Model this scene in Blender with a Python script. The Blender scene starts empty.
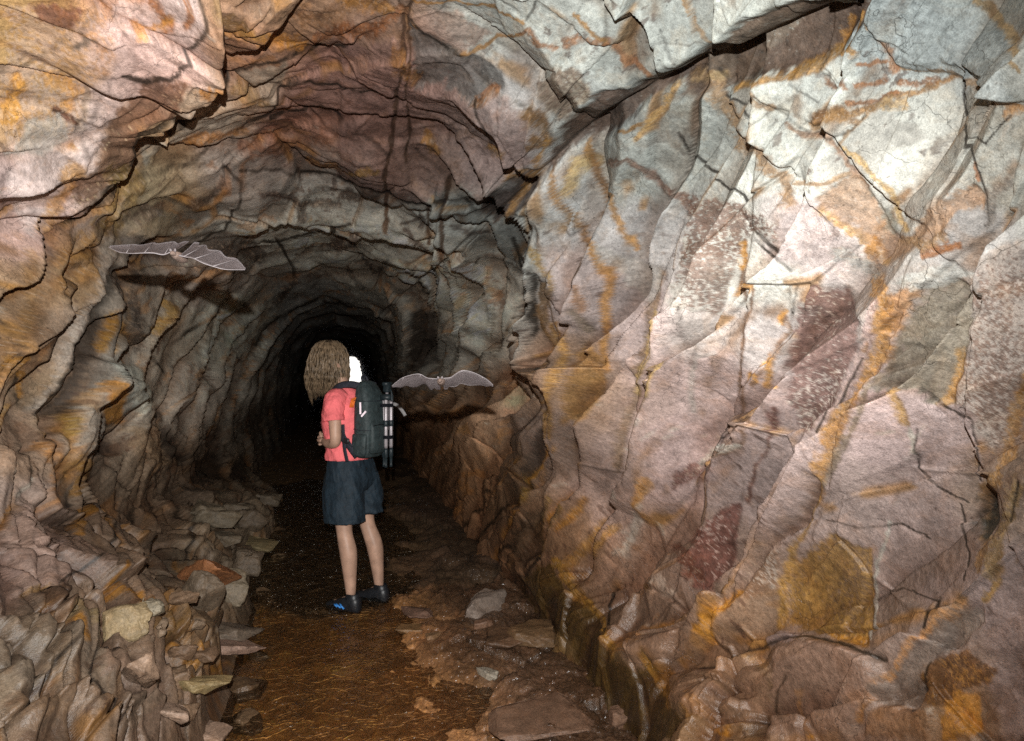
import bpy, bmesh, math, random
import numpy as np
from mathutils import Vector, Matrix, Euler
from concurrent.futures import ThreadPoolExecutor

random.seed(7)
RNG = np.random.default_rng(11)
sc = bpy.context.scene
COL = sc.collection
R = math.radians
QUAL = 1.0
f32 = np.float32

# ------------------------------------------------------------------ camera basis (world metres; camera 1.5 m above the floor)
FPX = 720.0
YAW = R(13.06)
FWD = np.array([math.sin(YAW), math.cos(YAW), 0.0])
RGT = np.array([math.cos(YAW), -math.sin(YAW), 0.0])
CZ = 1.5

def project(x, y, z):
    F = x * FWD[0] + y * FWD[1]
    L = x * RGT[0] + y * RGT[1]
    F = np.maximum(F, 0.25)
    return 512 + FPX * L / F, 370.5 - FPX * (z - CZ) / F, F

def at_view(lat, F, z):
    """a place given as metres to the right of / ahead of the photographer"""
    return Vector((F * FWD[0] + lat * RGT[0], F * FWD[1] + lat * RGT[1], z))

# ------------------------------------------------------------------ noise in numpy
def h2(ix, iy, k):
    h = (ix.astype(np.uint32) * np.uint32(374761393) + iy.astype(np.uint32) * np.uint32(668265263) + np.uint32((k * 2246822519) & 0xffffffff))
    h = (h ^ (h >> np.uint32(13))) * np.uint32(1274126177)
    h = (h ^ (h >> np.uint32(15))) * np.uint32(2246822519)
    h = h ^ (h >> np.uint32(16))
    return h.astype(f32) * f32(1 / 4294967296.0)

def par(fn, *arrs):
    n = arrs[0].size
    ch = [slice(i, min(i + 65536, n)) for i in range(0, n, 65536)]
    with ThreadPoolExecutor(4) as ex:
        outs = list(ex.map(lambda s: fn(*[a[s] for a in arrs]), ch))
    if isinstance(outs[0], tuple):
        return tuple(np.concatenate([o[i] for o in outs]) for i in range(len(outs[0])))
    return np.concatenate(outs)

def _perlin(x, y, k):
    ix = np.floor(x); iy = np.floor(y)
    fx = (x - ix).astype(f32); fy = (y - iy).astype(f32)
    ix = ix.astype(np.int32); iy = iy.astype(np.int32)
    def g(dx, dy):
        a = h2(ix + dx, iy + dy, k) * f32(6.2831853)
        return np.cos(a) * (fx - dx) + np.sin(a) * (fy - dy)
    u = fx * fx * fx * (fx * (fx * 6 - 15) + 10); v = fy * fy * fy * (fy * (fy * 6 - 15) + 10)
    a = g(0, 0); b = g(1, 0); c = g(0, 1); d = g(1, 1)
    return ((a + (b - a) * u) * (1 - v) + (c + (d - c) * u) * v) * f32(1.45)

def fbm(x, y, oct=4, k=0, gain=0.5, lac=2.03, ridged=False):
    def fn(x, y):
        t = np.zeros(x.shape, f32); a = 1.0; n = 0.0
        for o in range(oct):
            p = _perlin(x, y, k + o * 17)
            if ridged: p = 1 - 2 * np.abs(p)
            t += f32(a) * p; n += a; a *= gain
            x = x * lac + 13.7; y = y * lac - 7.3
        return t / f32(n)
    return par(fn, x.astype(f32), y.astype(f32))

def facets(x, y, k, mode, tilt=0.6, spread=1.0):
    """fractured-rock height: every cell is a tilted plane. mode 'max' = creased, 'cell' = stepped. returns height, edge distance, cell random"""
    def fn(x, y):
        ix = np.floor(x).astype(np.int32); iy = np.floor(y).astype(np.int32)
        best = np.full(x.shape, 9.0, f32); sec = best.copy(); hh = np.full(x.shape, -9.0, f32); idr = np.zeros(x.shape, f32)
        for dx in (-1, 0, 1):
            for dy in (-1, 0, 1):
                cx = ix + dx; cy = iy + dy
                px = x - (cx + h2(cx, cy, k)); py = y - (cy + h2(cx, cy, k + 1))
                d = px * px + py * py
                o = h2(cx, cy, k + 2); a = h2(cx, cy, k + 3) * f32(6.2832); t = (h2(cx, cy, k + 4)) * f32(tilt)
                pl = (o - f32(.5)) * f32(spread) + t * (np.cos(a) * px + np.sin(a) * py)
                m = d < best
                sec = np.where(m, best, np.minimum(sec, d))
                if mode == 'cell':
                    hh = np.where(m, pl, hh)
                    idr = np.where(m, o, idr)
                else:
                    v = pl - d * f32(0.55)
                    m2 = v > hh
                    idr = np.where(m2, o, idr); hh = np.maximum(hh, v)
                best = np.where(m, d, best)
        return hh, np.sqrt(sec) - np.sqrt(best), idr
    return par(fn, x.astype(f32), y.astype(f32))

def sstep(a, b, x):
    t = np.clip((x - a) / (b - a), 0, 1)
    return t * t * (3 - 2 * t)

# ------------------------------------------------------------------ mesh / object helpers
def link(o, parent=None):
    COL.objects.link(o)
    if parent is not None: o.parent = parent
    return o

def tag(o, label=None, cat=None, group=None, kind=None):
    if label: o['label'] = label
    if cat: o['category'] = cat
    if group: o['group'] = group
    if kind: o['kind'] = kind
    return o

def empty(name, loc=(0, 0, 0), rz=0.0):
    o = bpy.data.objects.new(name, None); o.empty_display_size = 0.1
    o.location = loc; o.rotation_euler = (0, 0, rz)
    return link(o)

def bm_obj(name, bm, mat, parent=None, smooth=True):
    bmesh.ops.recalc_face_normals(bm, faces=bm.faces[:])
    me = bpy.data.meshes.new(name); bm.to_mesh(me); bm.free()
    me.materials.append(mat)
    if smooth:
        me.polygons.foreach_set('use_smooth', np.ones(len(me.polygons), bool))
    return link(bpy.data.objects.new(name, me), parent)

def raw_mesh(name, V, faces, mat, attrs=(), normals=None):
    me = bpy.data.meshes.new(name)
    me.vertices.add(len(V)); me.vertices.foreach_set('co', V.astype(f32).ravel())
    n = len(faces)
    me.loops.add(n * 4); me.loops.foreach_set('vertex_index', faces.astype(np.int32).ravel())
    me.polygons.add(n); me.polygons.foreach_set('loop_start', np.arange(0, n * 4, 4, dtype=np.int32))
    me.polygons.foreach_set('use_smooth', np.ones(n, bool))
    me.update(calc_edges=True)
    for nm, typ, data in attrs:
        a = me.attributes.new(nm, typ, 'POINT')
        a.data.foreach_set('color' if typ == 'FLOAT_COLOR' else 'value', data.astype(f32).ravel())
    me.materials.append(mat)
    return me

# ------------------------------------------------------------------ materials
def newmat(name):
    m = bpy.data.materials.new(name); m.use_nodes = True
    nt = m.node_tree; nt.nodes.clear()
    out = nt.nodes.new('ShaderNodeOutputMaterial'); b = nt.nodes.new('ShaderNodeBsdfPrincipled')
    nt.links.new(b.outputs[0], out.inputs[0])
    return m, nt, b, out

def N(nt, typ, **kw):
    n = nt.nodes.new(typ)
    for k, v in kw.items():
        if k.startswith('i_'):
            n.inputs[k[2:].replace('_', ' ')].default_value = v
        else: setattr(n, k, v)
    return n

def simple_mat(name, col, rough=0.6, var=0.25, scale=30, bump=0.2, bscale=120, spec=0.4, metal=0.0, bdist=0.004):
    m, nt, b, out = newmat(name)
    tc = N(nt, 'ShaderNodeTexCoord'); no = N(nt, 'ShaderNodeTexNoise'); no.inputs['Scale'].default_value = scale; no.inputs['Detail'].default_value = 6
    nt.links.new(tc.outputs['Object'], no.inputs['Vector'])
    mr = N(nt, 'ShaderNodeMapRange'); mr.inputs['From Min'].default_value = .3; mr.inputs['From Max'].default_value = .7
    mr.inputs['To Min'].default_value = 1 - var; mr.inputs['To Max'].default_value = 1 + var
    nt.links.new(no.outputs['Fac'], mr.inputs['Value'])
    mx = N(nt, 'ShaderNodeVectorMath', operation='SCALE'); mx.inputs[0].default_value = col
    nt.links.new(mr.outputs[0], mx.inputs['Scale']); nt.links.new(mx.outputs[0], b.inputs['Base Color'])
    b.inputs['Roughness'].default_value = rough; b.inputs['Specular IOR Level'].default_value = spec; b.inputs['Metallic'].default_value = metal
    if bump:
        n2 = N(nt, 'ShaderNodeTexNoise'); n2.inputs['Scale'].default_value = bscale; n2.inputs['Detail'].default_value = 5
        nt.links.new(tc.outputs['Object'], n2.inputs['Vector'])
        bp = N(nt, 'ShaderNodeBump'); bp.inputs['Strength'].default_value = bump; bp.inputs['Distance'].default_value = bdist
        nt.links.new(n2.outputs['Fac'], bp.inputs['Height']); nt.links.new(bp.outputs[0], b.inputs['Normal'])
    return m

def rock_mat(name, attr=True, col=(.3, .25, .2), bump=1.0, wet=0.0, scale=1.0):
    """vertex colour (or one colour) broken up by fine procedural grain, speckle and hairline joints"""
    m, nt, b, out = newmat(name)
    L = nt.links.new
    geo = N(nt, 'ShaderNodeNewGeometry') if attr else N(nt, 'ShaderNodeTexCoord')
    P = geo.outputs['Position'] if attr else geo.outputs['Object']
    if attr:
        ca = N(nt, 'ShaderNodeAttribute', attribute_name='Col'); C = ca.outputs['Color']
        wa = N(nt, 'ShaderNodeAttribute', attribute_name='Wet'); W = wa.outputs['Fac']
    else:
        ca = N(nt, 'ShaderNodeRGB'); ca.outputs[0].default_value = (*col, 1); C = ca.outputs[0]; W = None
    def noise(sc_, det=6, rough=.6, dist=0.0):
        n = N(nt, 'ShaderNodeTexNoise'); n.inputs['Scale'].default_value = sc_ * scale; n.inputs['Detail'].default_value = det
        n.inputs['Roughness'].default_value = rough; n.inputs['Distortion'].default_value = dist
        L(P, n.inputs['Vector']); return n.outputs['Fac']
    def rng(v, a, b_, c, d):
        r = N(nt, 'ShaderNodeMapRange'); L(v, r.inputs['Value'])
        for k, q in zip(('From Min', 'From Max', 'To Min', 'To Max'), (a, b_, c, d)): r.inputs[k].default_value = q
        return r.outputs[0]
    def math_(op, a, b_):
        r = N(nt, 'ShaderNodeMath', operation=op)
        for i, q in enumerate((a, b_)):
            if isinstance(q, (int, float)): r.inputs[i].default_value = q
            else: L(q, r.inputs[i])
        return r.outputs[0]
    n_mid = noise(9, 5, .62, .5); n_fine = noise(60, 4, .7); n_grain = noise(300, 1, .7)
    f = math_('MULTIPLY', rng(n_mid, .3, .7, .72, 1.26), rng(n_fine, .3, .7, .70, 1.28))
    f = math_('MULTIPLY', f, rng(n_grain, .3, .7, .80, 1.2))
    # dark speckle
    sp = rng(noise(42, 2, .75), .66, .72, 1.0, .62); f = math_('MULTIPLY', f, sp)
    # hairline joints, warped
    wv = N(nt, 'ShaderNodeTexNoise'); wv.inputs['Scale'].default_value = 5 * scale; wv.inputs['Detail'].default_value = 5; L(P, wv.inputs['Vector'])
    ws = N(nt, 'ShaderNodeVectorMath', operation='SCALE'); ws.inputs['Scale'].default_value = .35; L(wv.outputs['Color'], ws.inputs[0])
    wa_ = N(nt, 'ShaderNodeVectorMath', operation='ADD'); L(P, wa_.inputs[0]); L(ws.outputs[0], wa_.inputs[1])
    def joints(s, w, dark):
        v = N(nt, 'ShaderNodeTexVoronoi', feature='DISTANCE_TO_EDGE'); v.inputs['Scale'].default_value = s * scale
        L(wa_.outputs[0], v.inputs['Vector'])
        return rng(v.outputs['Distance'], 0.0, w, dark, 1.0)
    j2 = joints(7, .010, .5)
    gate = rng(noise(1.9, 2), .5, .6, 0, 1)
    j2g = math_('ADD', math_('MULTIPLY', j2, gate), math_('SUBTRACT', 1.0, gate))
    f = math_('MULTIPLY', f, j2g)
    sc_ = N(nt, 'ShaderNodeVectorMath', operation='SCALE'); L(C, sc_.inputs[0]); L(f, sc_.inputs['Scale'])
    # hue drift: warm iron film
    mx = N(nt, 'ShaderNodeMix', data_type='RGBA'); mx.blend_type = 'MULTIPLY'
    L(rng(noise(6.5, 4, .7, 1.2), .5, .68, 0, .34), mx.inputs['Factor']); L(sc_.outputs[0], mx.inputs['A']); mx.inputs['B'].default_value = (1.0, .78, .58, 1)
    L(mx.outputs['Result'], b.inputs['Base Color'])
    # bump
    hgt = math_('ADD', math_('MULTIPLY', n_mid, .45), math_('MULTIPLY', n_fine, .45))
    hgt = math_('ADD', hgt, math_('MULTIPLY', n_grain, .12))
    hgt = math_('ADD', hgt, math_('MULTIPLY', j2g, .3))
    bp = N(nt, 'ShaderNodeBump'); bp.inputs['Strength'].default_value = .8; bp.inputs['Distance'].default_value = .010 * bump / max(scale, 1)
    L(hgt, bp.inputs['Height']); L(bp.outputs[0], b.inputs['Normal'])
    if W is not None:
        if 'stream' in name:
            L(rng(W, 0, 1, 0, .9), b.inputs['Coat Weight']); b.inputs['Coat Roughness'].default_value = .15; b.inputs['Coat IOR'].default_value = 1.5
            nc = N(nt, 'ShaderNodeTexNoise'); nc.inputs['Scale'].default_value = 26; nc.inputs['Detail'].default_value = 1.5; L(P, nc.inputs['Vector'])
            bc = N(nt, 'ShaderNodeBump'); bc.inputs['Strength'].default_value = 1; bc.inputs['Distance'].default_value = .07; L(nc.outputs['Fac'], bc.inputs['Height']); L(bc.outputs[0], b.inputs['Coat Normal'])
        L(math_('ADD', rng(W, 0, 1, .62, .2), math_('MULTIPLY', n_fine, .16)), b.inputs['Roughness'])
        L(rng(W, 0, 1, .22, .7), b.inputs['Specular IOR Level'])
    else:
        b.inputs['Roughness'].default_value = .62 - .4 * wet; b.inputs['Specular IOR Level'].default_value = .25 + .4 * wet
    return m

ROCK = rock_mat('rock_face')
FLOORM = rock_mat('stream_bed', bump=2.0)

# ------------------------------------------------------------------ the tunnel skin
NY = int(950 * QUAL); NT = int(1800 * QUAL)
q = np.linspace(1 / 62.0, 1 / 1.02, NY)
yv = np.concatenate([(1 / q), np.linspace(.98, -5.0, 70)])
NYT = len(yv)
# angle: 0 right, 90 up, 180 left; the strip under the floor is left open. denser on the near right side
tt = np.linspace(0, 1, 4000)
ang = -62 + 319 * tt
dens = np.where(ang < 100, 1.45, 0.8)
cum = np.cumsum(dens); cum = (cum - cum[0]) / (cum[-1] - cum[0])
th = np.radians(np.interp(np.linspace(0, 1, NT), cum, ang))

def prof(pts):
    p = np.array(pts, float)
    p2 = [p[0]]
    a = np.degrees(np.arctan2(p[:, 1], p[:, 0])); a = np.where(a < -95, a + 360, a); r = np.hypot(p[:, 0], p[:, 1])
    # resample the polygon finely so that straight runs stay straight in polar form
    A = []; RR = []
    for i in range(len(p) - 1):
        for t in np.linspace(0, 1, 12, endpoint=False):
            v = p[i] * (1 - t) + p[i + 1] * t
            aa = math.degrees(math.atan2(v[1], v[0])); aa = aa + 360 if aa < -95 else aa
            A.append(aa); RR.append(math.hypot(*v))
    o = np.argsort(A); A = np.array(A)[o]; RR = np.array(RR)[o]
    v = np.interp(np.degrees(th), A, RR)
    k = np.hanning(int(31 * QUAL) | 1); k /= k.sum()
    return np.convolve(np.pad(v, len(k) // 2, mode='edge'), k, 'valid')

near = prof([(0, -1.8), (1.0, -1.8), (1.12, -1.5), (1.14, -1.25), (1.33, -1.1), (1.42, -.7), (1.38, -.2), (1.38, .3), (1.3, .8), (1.0, 1.18), (.5, 1.36), (0, 1.4), (-.6, 1.36), (-1.1, 1.15), (-1.45, .75), (-1.58, .3), (-1.62, -.2), (-1.42, -.58), (-1.05, -.92), (-.75, -1.22), (-.52, -1.52), (-.35, -1.8)])
mid = prof([(0, -1.8), (1.0, -1.8), (1.12, -1.5), (1.2, -1.1), (1.32, -.6), (1.36, -.2), (1.36, .3), (1.25, .85), (.95, 1.2), (.45, 1.38), (-.3, 1.38), (-.9, 1.2), (-1.35, .8), (-1.55, .3), (-1.6, -.4), (-1.5, -.9), (-1.1, -1.2), (-.6, -1.5), (-.4, -1.8)])
rec = prof([(0, -1.8), (1.0, -1.8), (1.1, -1.5), (1.2, -1.05), (1.34, -.55), (1.52, -.3), (1.6, .2), (1.45, .85), (1.0, 1.25), (.4, 1.42), (-.3, 1.4), (-.95, 1.2), (-1.4, .75), (-1.55, .2), (-1.6, -.5), (-1.5, -1.05), (-1.1, -1.3), (-.75, -1.5), (-.5, -1.8)])
far = prof([(0, -1.8), (1.0, -1.8), (1.05, -1.3), (1.1, -.5), (1.05, .3), (.85, .9), (.4, 1.22), (-.3, 1.3), (-.9, 1.08), (-1.3, .6), (-1.45, 0), (-1.45, -.8), (-1.3, -1.6), (-1.25, -1.8)])
ys = [-9, 3.6, 4.9, 5.5, 8.4, 11.5, 80]
st = [near, near, mid, rec, rec, far, far]
r0 = np.empty((NYT, NT), f32)
for i, y in enumerate(yv):
    j = max(0, min(len(ys) - 2, int(np.searchsorted(ys, y)) - 1)); t = (y - ys[j]) / (ys[j + 1] - ys[j])
    t = min(1, max(0, t))
    r0[i] = st[j] * (1 - t) + st[j + 1] * t
TH = np.broadcast_to(th.astype(f32), (NYT, NT)).ravel().copy()
YY = np.repeat(yv.astype(f32), NT)
r0 = r0.ravel()
S = TH * f32(1.4)
# bedding: ridge direction slope dy/ds differs on the walls and in the roof
deg = np.degrees(th)
slope = np.interp(deg, [-62, 40, 75, 115, 150, 244], [-1.25, -1.1, .25, .35, -.7, -1.15])
Sint = np.cumsum(slope * np.gradient(th) * 1.4)
YC = np.where(YY > 4.5, 4.5 + (YY - 4.5) * .45, YY).astype(f32)
B = YC - np.broadcast_to(Sint.astype(f32), (NYT, NT)).ravel()

n_big = fbm(S * .8, YY * .8, 2, 3)
degv0 = TH * f32(57.29578)
w1 = fbm(S * 1.3, YY * 1.3, 2, 31); w2 = fbm(S * 1.3 + 40, YY * 1.3, 2, 47)
w3 = fbm(S * 6, YY * 6, 3, 61); w4 = fbm(S * 6 + 20, YY * 6, 3, 77)
bs = B + .10 * w1 + .006 * w3; ss = S + .10 * w2 + .007 * w4
h1, e1, i1 = facets(ss / 1.25, bs / .85, 101, 'max', 1.5, .9)
wide = sstep(60, 80, degv0)
h2_, e2, i2 = facets(ss / .66 + 9, bs / .50 + 3, 201, 'cell', 1.0, .75)
h3, e3, i3 = facets(ss / .27 + 5, bs / .20 + 7, 301, 'cell', 1.1, .75)
h4, e4, i4 = facets((S + .02 * w4) / .11, (B + .02 * w3) / .055, 401, 'max', 1.1, .8)
nf = fbm(S * 9, YY * 9, 5, 91, .55); nff = fbm(S * 34, YY * 34, 3, 95, .6)
degv = TH * f32(57.29578)
bank = np.clip(sstep(192, 210, degv) + sstep(-33, -42, degv) * .55, 0, 1)
deep = sstep(4.6, 6.0, YY)
calm = sstep(-36, -14, degv) * (1 - sstep(80, 105, degv)) * (1 - deep)
amp = 1 - .4 * calm
# bedding terraces: each layer breaks off along the next
tb = bs / .21 + .5 * w1 + .18 * w4; fr_ = tb - np.floor(tb)
ds_ = sstep(1 - np.clip(.0034 * YY * YY / .21, .05, .6), 1.0, fr_)
saw = ((fr_ - .5) * (1 - ds_) - .5 * ds_) * sstep(-.25, .3, fbm(S * 1.1 + 5, B * 2.2, 3, 141))
tb2 = (B + .03 * w3) / .075 + .3 * w2; fr2 = tb2 - np.floor(tb2)
saw2 = (fr2 - .5) * (1 - sstep(.9, 1.0, fr2)) * sstep(0, .35, fbm(S * 1.9 + 15, B * 3.2, 3, 151))
def blur(a, n=1, st_=1):
    a = a.reshape(NYT, NT)
    for _ in range(n):
        k = st_; a = np.pad(a, 2 * k, mode='edge'); m_ = a.shape[0]
        a = .1 * (a[:-4 * k] + a[4 * k:]) + .23 * (a[k:-3 * k] + a[3 * k:-k]) + .34 * a[2 * k:-2 * k]
        a = .1 * (a[:, :-4 * k] + a[:, 4 * k:]) + .23 * (a[:, k:-3 * k] + a[:, 3 * k:-k]) + .34 * a[:, 2 * k:-2 * k]
    return a.ravel().astype(f32)
# steps between blocks become short steep ramps, never thinner than the mesh can carry
row = .0013 * YY * YY + .0008
h2_ = h2_ * sstep(0, np.clip(2.6 * row / .55, .012, .6), e2); h3 = h3 * sstep(0, np.clip(2.6 * row / .22, .03, .7), e3)
hB, eB, iB = facets((S + .008 * w4 + .4 * YY) / .40, (YY - .3 * S + .008 * w3) / .36, 461, 'cell', 1.5, .8)
hB = hB * sstep(0, np.clip(2.6 * row / .42, .02, .7), eB)
# long slanting columns: each block leans inward until it breaks off, the next starts deeper
tc_ = (B + .16 * w1 + .010 * w3) / .50 + .5 * w2 + .35; fc_ = tc_ - np.floor(tc_); ic_ = h2(np.floor(tc_).astype(np.int32), np.zeros(tc_.size, np.int32), 77)
rc_ = np.clip(2.6 * row / .50, .02, .5)
wallm = sstep(-48, -34, degv) * (1 - sstep(48, 78, degv)) + .75 * sstep(135, 155, degv) * (1 - .6 * bank)
colm = wallm * (1 - .5 * sstep(8, 12, YY)) * (.55 + .45 * sstep(-.3, .2, fbm(S * .8 + 3, B * .9, 2, 171)))
pk_ = .52 + .26 * h2(np.floor(tc_).astype(np.int32), np.zeros(tc_.size, np.int32), 79)
fall_ = sstep(pk_, pk_ + .06, fc_)
hcol = (np.where(fc_ < pk_, fc_ / pk_, (1 - fc_) / (1 - pk_)) - .5) * colm * (.5 + 1.0 * ic_)
big = .10 * n_big + .13 * h1 * (1 - .3 * bank) + .20 * hcol + .03
hp = big + .085 * h2_ * (amp - .35 * bank) + .034 * h3 * (amp + .5 * bank) + .12 * hB * bank + .013 * h4 * (amp - .6 * (1 - sstep(60, 90, degv)) + .9 * bank * sstep(100, 120, degv)) + .007 * nf + .0022 * nff
hp = hp + (.007 * saw + .001 * saw2) * (1 - .75 * calm) * (1 - .6 * bank)
hp = hp - bank * .05 * (1 - sstep(0, .07, eB)) - bank * .02 * (1 - sstep(0, .08, e3)) - .03 * (1 - .8 * calm) * (1 - sstep(0, .05, e2)) * sstep(-.25, .1, w1)
HF = np.zeros(TH.size, f32)
edge_ = 1 - .92 * sstep(243, 250, degv); hp *= edge_; big *= edge_
r1 = r0 - big
HFL = np.zeros(TH.size, f32); LEDGING = True
# chart: where each piece of wall lies as seen from the place the photographer stood
Yc = np.maximum(YY, .75)
def chart():
    global PX, PY, FD, a1, a2, b1, b2, QX, QY, inview, IDX, VX, VY, VF
    rr_ = r1 - HFL
    PX, PY, FD = project(rr_ * np.cos(TH), Yc, CZ + rr_ * np.sin(TH))
    PX = PX.astype(f32); PY = PY.astype(f32)
    a1 = fbm(PX / 46, PY / 46, 4, 501); a2 = fbm(PX / 46 + 9, PY / 46, 4, 521)
    b1 = fbm(PX / 9, PY / 9, 3, 541, .6); b2 = fbm(PX / 9 + 5, PY / 9, 3, 561, .6)
    QX = PX + 8 * a1 + 2.6 * b1; QY = PY + 8 * a2 + 2.6 * b2
    inview = (PX > -60) & (PX < 1090) & (PY > -60) & (PY < 800) & (YY > .8)
    IDX = np.nonzero(inview)[0]
    VX = QX[IDX]; VY = QY[IDX]; VF = FD[IDX].astype(f32)
    global LX, LY, SP
    g_ = lambda A: np.gradient(A.reshape(NYT, NT), axis=0).ravel()
    SP = np.hypot(g_(PX), g_(PY)).astype(f32)
    LX = (PX + 3 * a1 + .9 * b1)[IDX]; LY = (PY + 3 * a2 + .9 * b2)[IDX]

# --- base colours: (x, y, colour) samples of the rock's own tone
G_ = (.47, .475, .43); W_ = (.56, .56, .51); PK = (.46, .36, .335); PB = (.36, .26, .23); BR = (.20, .13, .085); DB = (.11, .075, .05)
OC = (.42, .24, .085); PU = (.30, .20, .17); GR = (.37, .365, .335); GB = (.41, .44, .43); LB = (.33, .24, .18)
ctrl = [
 (20, 30, (.40, .28, .15)), (60, 60, (.42, .31, .2)), (20, 110, (.42, .29, .18)), (60, 90, (.43, .33, .22)), (130, 30, PK), (170, 40, (.5, .42, .39)), (100, 60, (.46, .38, .34)), (30, 190, (.5, .4, .38)), (60, 160, (.46, .37, .33)),
 (85, 110, (.45, .39, .35)), (110, 140, BR), (20, 230, PB), (10, 280, (.26, .18, .12)), (20, 340, (.23, .15, .095)), (70, 280, (.27, .185, .115)), (60, 330, (.26, .2, .155)),
 (240, 30, (.33, .22, .15)), (300, 30, (.32, .22, .15)), (380, 20, (.34, .24, .18)), (260, 60, (.34, .22, .16)), (330, 75, PU), (400, 90, PU), (450, 100, PU), (490, 130, (.33, .25, .23)), (200, 110, (.33, .3, .24)), (260, 85, (.33, .29, .23)), (290, 100, PU), (300, 140, (.33, .2, .15)),
 (180, 140, (.34, .28, .19)), (160, 165, (.3, .25, .17)), (220, 160, GR), (300, 170, GR), (300, 205, GR), (360, 200, GR), (180, 200, (.28, .22, .15)), (220, 220, GR), (400, 220, GR), (350, 260, (.28, .275, .25)), (480, 230, GR), (470, 300, (.34, .335, .305)), (500, 250, (.36, .35, .32)), (420, 160, (.35, .24, .18)),
 (200, 270, (.22, .19, .17)), (130, 300, (.2, .17, .14)), (170, 330, (.3, .27, .23)), (220, 330, (.3, .3, .27)), (130, 390, (.33, .3, .26)), (190, 400, (.3, .27, .24)), (240, 400, (.22, .21, .19)), (60, 400, (.3, .22, .15)),
 (320, 300, (.17, .17, .165)), (330, 380, (.12, .12, .12)), (420, 340, (.2, .195, .18)),
 (500, 30, W_), (560, 60, W_), (620, 40, W_), (660, 60, W_), (540, 20, W_), (520, 80, (.45, .43, .41)), (500, 110, (.42, .38, .36)), (580, 110, (.46, .46, .43)), (690, 20, W_), (720, 50, G_),
 (620, 170, W_), (580, 190, (.46, .44, .42)), (680, 140, W_), (740, 150, W_), (820, 90, (.6, .6, .55)), (800, 150, W_), (860, 140, W_), (920, 110, W_), (920, 180, W_), (990, 130, G_), (900, 40, GB), (960, 60, GB), (1005, 40, W_), (1000, 180, G_), (970, 230, (.46, .44, .42)),
 (620, 230, (.46, .42, .4)), (580, 280, (.4, .33, .31)), (620, 290, (.42, .35, .33)), (660, 250, (.45, .42, .4)), (650, 320, (.43, .35, .33)), (700, 330, (.44, .4, .37)), (740, 250, (.5, .5, .46)), (760, 280, W_), (760, 330, (.46, .42, .4)), (800, 240, (.48, .42, .4)), (700, 380, PK), (750, 400, PK),
 (640, 400, (.38, .29, .26)), (600, 400, (.33, .23, .17)), (560, 380, (.3, .2, .14)), (560, 440, (.29, .21, .17)), (610, 480, (.33, .25, .22)), (680, 450, (.42, .32, .3)), (740, 460, PK), (830, 440, PK), (880, 430, (.5, .39, .37)), (930, 420, (.47, .37, .35)), (900, 500, (.44, .345, .32)), (850, 500, (.43, .34, .31)), (980, 380, (.36, .29, .26)), (960, 320, (.38, .33, .29)), (1010, 300, (.4, .34, .31)), (930, 560, (.36, .27, .24)), (1000, 480, (.4, .3, .24)),
 (700, 560, (.33, .24, .2)), (640, 560, (.31, .22, .175)), (650, 620, (.30, .215, .17)), (740, 620, (.32, .23, .17)), (720, 700, (.33, .23, .15)), (820, 680, (.34, .25, .2)), (880, 680, (.34, .26, .22)), (930, 640, (.34, .27, .24)), (1000, 600, (.43, .34, .32)), (1010, 690, (.47, .38, .36)), (960, 700, (.36, .25, .17)), (560, 540, (.25, .17, .12)), (500, 480, (.19, .13, .09)), (450, 440, (.2, .14, .1)), (440, 520, (.17, .11, .075)), (480, 560, (.2, .13, .09)), (580, 660, (.2, .14, .075)),
 (30, 440, LB), (80, 460, (.31, .25, .2)), (130, 470, (.3, .25, .2)), (20, 520, (.4, .32, .28)), (30, 560, PK), (90, 540, (.3, .23, .18)), (140, 520, (.25, .19, .145)), (60, 600, (.26, .2, .155)), (30, 660, (.3, .255, .2)), (90, 660, (.27, .22, .175)), (130, 620, (.28, .21, .16)), (150, 690, (.31, .235, .19)), (60, 720, (.24, .18, .135)), (190, 700, (.27, .2, .15)), (200, 560, (.24, .2, .155)), (230, 520, (.24, .21, .17)), (180, 480, (.2, .165, .135)), (190, 640, (.25, .18, .12)),
]
cx = np.array([c[0] for c in ctrl], f32); cy = np.array([c[1] for c in ctrl], f32); cc = np.array([c[2] for c in ctrl], f32)
def blend(x, y):
    num = np.zeros((x.size, 3), f32); den = np.full(x.size, 1e-9, f32)
    for i in range(len(cx)):
        d = (x - cx[i]) ** 2 + (y - cy[i]) ** 2
        w = 1 / (d * d * d * f32(1e-7) + f32(30))
        num += w[:, None] * cc[i]; den += w
    return num / den[:, None]
WET = (.12 + .22 * sstep(30, 0, degv) + .4 * sstep(-8, -40, degv) + .35 * sstep(196, 215, degv)).astype(f32)
f_iron = fbm(ss * 2.2, bs * 3.5, 5, 611, .62); f_dark = fbm(S * 2.6, YY * 2.6, 5, 631, .65)
f_pit = fbm(S * 15, YY * 15, 4, 651, .65); f_fl = fbm(ss * 9, bs * 16, 4, 661, .65); f_gate = fbm(S * 1.6, YY * 1.6, 3, 671)
def mixc(mask, col):
    global C
    C = C * (1 - mask[:, None]) + np.array(col, f32) * mask[:, None]
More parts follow.
